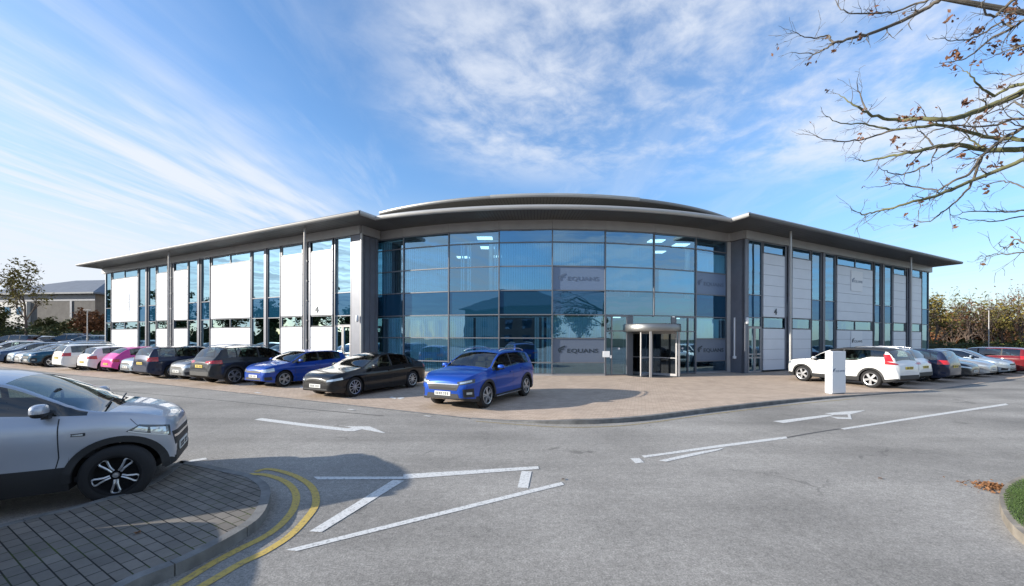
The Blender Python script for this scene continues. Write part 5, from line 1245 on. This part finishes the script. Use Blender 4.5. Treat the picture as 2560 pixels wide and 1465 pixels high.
# brick building far left
cx_, Yb = None, None
g = thing('brick_building', 'brown brick building with slate hipped roof beyond the trees at far left', 'building', (-70, 66, 0), R(-8))
M_brick = paving_mat('brown_brick', (.23, .175, .13), (.18, .135, .10), (.16, .15, .14), .45, .15, 0, .02); M_slate = mat('slate_tiles', (.13, .145, .17), .6, var=.15, vscale=1.5)
mb = MB(); x1 = 1.4; mb.box(-22, x1, 0, 16, 0, 9.0); mb.build('wall', M_brick, g); mb = MB()
ov = .9; zr0, zr1 = 9.0, 12.6
c4 = [(-22-ov, -ov), (x1+ov, -ov), (x1+ov, 16+ov), (-22-ov, 16+ov)]
k = 0; mb.v = [(*p, zr0) for p in c4]+[(*p, zr0+.25) for p in c4]+[(-14, 8, zr1), (x1-8, 8, zr1)]
mb.f = [(3, 2, 1, 0), (0, 1, 5, 4), (1, 2, 6, 5), (2, 3, 7, 6), (3, 0, 4, 7), (4, 5, 9, 8), (5, 6, 9), (6, 7, 8, 9), (7, 4, 8)]
mb.build('roof', M_slate, g)
mb = MB(); mb.box(-22-.02, x1+.05, -.06, -.002, 7.9, 8.99); mb.box(-3.4, -3.0, -.12, -.01, 0, 7.9); mb.build('eaves_band', M_alu_d, g)
mb = MB(); mb.box(-22, -11.5, -.5, -.003, 0, 7.8); mb.build('sunlit_bay', mat('sunlit_pale_wall', (.62, .60, .56), .8, var=.1), g)  # pale colour carries the sunlight on this lower section of wall
for xw in (-20.6, -18.0, -15.4, -13.0):
    for zw in (2.2, 5.6): mb = MB(); mb.box(xw-.55, xw+.55, -.56, -.503, zw, zw+1.4); f_ = mb.build('window', M_frame, g); mb = MB(); mb.box(xw-.48, xw+.48, -.57, -.562, zw+.07, zw+1.33); mb.build('pane', M_span, f_)
# opposite side of the road, behind the camera (seen mirrored in the glazing)
g = thing('opposite_building', 'low brick office with a dark hipped roof across the road behind the camera', 'building', (-14, -40, 0), R(4))
mb = MB(); mb.box(-26, 16, -14, 0, 0, 8.4); mb.build('wall', M_brick, g); mb = MB()
c4 = [(-27, -15), (17, -15), (17, 1), (-27, 1)]; mb.v = [(*p, 8.4) for p in c4]+[(*p, 8.6) for p in c4]+[(-18, -7, 12.8), (8, -7, 12.8)]; mb.f = [(3, 2, 1, 0), (0, 1, 5, 4), (1, 2, 6, 5), (2, 3, 7, 6), (3, 0, 4, 7), (4, 5, 9, 8), (5, 6, 9), (6, 7, 8, 9), (7, 4, 8)]; mb.build('roof', M_slate, g)
for xw in range(-24, 15, 4):
    for zw in (.9, 4.1): mb = MB(); mb.box(xw-.9, xw+.9, .003, .06, zw, zw+1.7); mb.build('window', M_span, g)
for i, (x, y, h, m_, lb) in enumerate([(14, -38, 8.0, M_lo, 'bushy olive tree across the road, right of the low brick office'), (21, -42, 9.0, M_lg, 'dark green tree across the road, second from the low office'), (29, -40, 8.0, M_lo, 'olive tree across the road, third from the low office'), (38, -40, 9.5, M_lg, 'tall green tree across the road, furthest from the low office'), (-50, -38, 9.0, M_lg, 'green tree across the road, left end of the low office')]):
    tree(x, y, h, lb, m_, 6, ls=.26, group='trees across the road behind the camera', stems=3, trunkh=.08, lvl=3)
for i, (x, y, h, m_) in enumerate([(-84, 2, 11, M_lg), (-80, 11, 13, M_lo), (-86, 19, 10, M_lg), (-82, 27, 12.5, M_lo), (-88, 36, 11, M_lg), (-78, -8, 12, M_lo), (-92, 46, 12, M_lo)]):
    tree(x, y, h, ['tall green', 'spreading olive', 'rounded green', 'broad olive', 'upright green', 'leaning olive', 'distant olive'][i]+' tree far out beyond the left end of the car park', m_, 8, ls=.34, group='trees west of the car park', stems=3, trunkh=.08, lvl=3)
hedge((-76, -20), (-84, 50), 3, 4.5, 'long dark hedge far out beyond the left end of the car park', M_lg, M_lo, 5000, .3)
# ================================================================== overhanging branches, traced limb by limb
def C7(x, y): return (1900+x/2.206, y/2.206)
random.seed(4)
tt = thing('overhanging_tree', 'nearly bare tree reaching in from the right with mossy limbs and brown leaves', 'tree', (10.6, 6.0, 0))
TI = Vector((10.6, 6.0, 0)); limbs = MB(); twigs = MB(); lv = MB()
trunk = [Vector((10.6, 6.0, -.1)), Vector((10.5, 6.05, 1.5)), Vector((10.55, 5.95, 3.0)), Vector((10.3, 6.0, 4.4)), Vector((10.4, 6.1, 6.2)), Vector((10.2, 6.0, 8.3))]
limbs.tube([p-TI for p in trunk], [.22, .19, .17, .14, .10, .05], 12)
BR_ = [ # (points in detail pixels), depth, start radius, moss, trunk node
 ([(1000, -10), (900, 50), (740, 130), (600, 185), (500, 210), (400, 235), (350, 270), (290, 300), (190, 290)], 6.2, .028, 0, 4),
 ([(400, 235), (370, 195), (310, 210), (240, 205), (190, 178)], 6.2, .010, 0, None),
 ([(960, -10), (850, 20), (720, 70), (600, 75), (500, 75), (440, 55), (410, 0)], 5.9, .013, 0, 4),
 ([(1456, -30), (1390, 0), (1330, 50), (1285, 95), (1235, 70), (1215, 20), (1240, -10)], 5.4, .02, 0, 4),
 ([(1470, 95), (1390, 150), (1260, 220), (1180, 290), (1110, 330), (1000, 350)], 5.5, .018, 0, 3),
 ([(1390, 150), (1330, 120), (1210, 190), (1130, 220), (1060, 225), (990, 212)], 5.5, .010, 0, None),
 ([(1470, 495), (1350, 550), (1250, 590), (1140, 630), (1060, 655), (980, 660), (860, 655), (770, 665), (680, 655), (600, 630), (540, 590), (480, 560), (430, 520)], 6.0, .040, 1, 3),
 ([(600, 630), (560, 560), (535, 500), (532, 440)], 6.0, .008, 0, None),
 ([(1470, 455), (1370, 480), (1290, 530), (1240, 500), (1190, 460), (1150, 405), (1110, 390)], 5.7, .02, 1, 3),
 ([(1470, 775), (1350, 765), (1230, 755), (1100, 715), (980, 690), (860, 700), (740, 715), (640, 700), (560, 680), (440, 680), (360, 640)], 6.3, .026, 1, 3),
 ([(1470, 820), (1250, 830), (1100, 800), (980, 805), (900, 825), (780, 850), (680, 870), (570, 890), (530, 880)], 6.1, .036, 2, 3),
 ([(740, 715), (640, 745), (540, 775), (440, 780), (340, 768), (290, 740)], 6.3, .010, 0, None),
 ([(1470, 875), (1330, 930), (1180, 990), (1050, 1050), (930, 1090), (840, 1110), (740, 1145), (640, 1165), (560, 1185), (505, 1160)], 5.8, .026, 1, 2),
 ([(1470, 700), (1380, 740), (1300, 790), (1220, 860), (1150, 960), (1060, 1000), (980, 1050), (840, 1030), (730, 1010), (640, 1030)], 5.9, .022, 0, 3),
 ([(1220, 860), (1180, 970), (1150, 1040), (1100, 1090), (1020, 1160), (940, 1220), (850, 1225)], 5.9, .013, 0, None),
 ([(1470, 1160), (1350, 1170), (1230, 1165), (1130, 1170), (1070, 1190)], 6.4, .012, 0, 2),
 ([(1470, 1190), (1300, 1220), (1150, 1215), (1070, 1195)], 6.5, .010, 0, 2),
 ([(1470, 1340), (1400, 1320), (1360, 1370), (1320, 1350)], 5.6, .010, 0, 2),
 ([(1470, 1390), (1360, 1405), (1300, 1400), (1250, 1412)], 5.6, .009, 0, 2),
 ([(1470, 600), (1400, 560), (1340, 600), (1260, 625), (1190, 660)], 5.5, .012, 0, 3),
 ([(1470, 650), (1390, 655), (1300, 690), (1180, 700), (1050, 690), (950, 720), (900, 760)], 5.8, .016, 0, 3),
 ([(950, 800), (900, 740), (840, 700)], 6.1, .008, 0, None),
 ([(1250, 830), (1200, 800), (1150, 760), (1100, 715)], 6.1, .012, 1, None),
 ([(1470, 240), (1400, 270), (1330, 290), (1260, 320)], 5.3, .010, 0, 4),
 ([(1470, 1040), (1390, 1010), (1320, 1000), (1250, 1020), (1200, 1030)], 5.5, .009, 0, 2),
 ([(930, 905), (860, 940), (780, 965), (700, 950), (660, 930)], 6.1, .009, 0, None),
 ([(1100, 800), (1020, 850), (930, 905)], 6.1, .009, 0, None),
 ([(1470, 400), (1400, 420), (1330, 405), (1250, 410)], 5.4, .009, 0, 4)]
def twig(p, d, L, r, lvl):
    pts = [p]; q = p; rad = [r]
    for i in range(4):
        d = (d+Vector((random.uniform(-1, 1), random.uniform(-1, 1), random.uniform(-1, 1)))*.28).normalized(); q = q+d*L/4; pts.append(q); rad.append(max(.0018, r*(1-.2*(i+1))))
    twigs.tube([x-TI for x in pts], rad, 4, cap=False)
    if lvl > 0:
        for i in range(1, 5):
            if random.random() < .7: twig(pts[i], (d+Vector((random.uniform(-1, 1), random.uniform(-1, 1), random.uniform(-1, 1)))*.9).normalized(), L*random.uniform(.3, .55), r*.65, lvl-1)
    elif random.random() < .09:
        leafclump(pts[-1])
def leafclump(p, k=None):
    for _ in range(k or random.randint(1, 4)):
        c_ = p-TI+Vector((random.gauss(0, .022), random.gauss(0, .022), random.gauss(-.03, .03))); leaf_quad(lv, c_, random.uniform(.02, .042), 2.5)
NODE = {2: Vector((10.5, 5.95, 3.1)), 3: Vector((10.35, 6.0, 4.5)), 4: Vector((10.35, 6.1, 6.3))}
for pts, Y, r0, moss, nd in BR_:
    P = [V(*C7(x, y), Y+.15*math.sin(i*1.1+Y)) for i, (x, y) in enumerate(pts)]
    if nd is not None: a = NODE[nd]; P = [a, a.lerp(P[0], .5)+Vector((0, 0, .12))]+P
    n_ = len(P); rr = [max(.004, r0*1.25*(1-i/(n_-1))**.8+.003) for i in range(n_)]
    if nd is not None: rr[0] = max(rr[0], r0*2.0); rr[1] = max(rr[1], r0*1.5)
    # subdivide with slight wander
    Q = []; RR = []
    for i in range(n_-1):
        for k in range(4): t = k/4; w_ = .012 if k else 0; Q.append(P[i].lerp(P[i+1], t)+Vector((random.uniform(-w_, w_), random.uniform(-w_, w_), random.uniform(-w_, w_)))); RR.append(rr[i]+(rr[i+1]-rr[i])*t)
    Q.append(P[-1]); RR.append(rr[-1]); (limbs if moss else twigs).tube([q-TI for q in Q], RR, 7 if moss else 5, cap=False)
    s_i = 8 if nd is not None else 2
    for i in range(s_i, len(Q)-1):
        if random.random() < .42:
            d = (Q[min(i+1, len(Q)-1)]-Q[i-1]).normalized(); dd = (d+Vector((random.uniform(-.8, .8), random.uniform(-.8, .8), random.uniform(-.8, .9)))).normalized(); twig(Q[i], dd, random.uniform(.18, .42), max(.0035, RR[i]*.42), 1)
    twig(Q[-1], (Q[-1]-Q[-3]).normalized(), .18, .004, 1)
for x, y, k in ((1070, 290, 16), (1160, 215, 16), (1210, 150, 10), (1380, 80, 22), (1400, 210, 20), (1290, 240, 10), (1060, 355, 8), (1370, 290, 12), (1340, 60, 10), (860, 610, 10), (740, 760, 9), (555, 740, 6), (540, 190, 6), (1130, 560, 10), (1210, 655, 7), (1280, 910, 7), (855, 875, 5), (1300, 720, 6), (1380, 1340, 9), (1050, 80, 7), (610, 50, 5), (1390, 20, 14), (1440, 260, 8), (785, 650, 6), (1245, 1035, 4), (1110, 850, 5)):
    leafclump(V(*C7(x, y), 5.7), k)
    for _ in range(int(k/2)): leafclump(V(*C7(x+random.gauss(0, 16), y+random.gauss(0, 18)), 5.7), 1)
limbs.build('trunk', M_barkg, tt, smooth=True, fix=False); twigs.build('branches', M_bark, tt, smooth=True, fix=False); lv.build('leaves', M_lb, tt, fix=False)
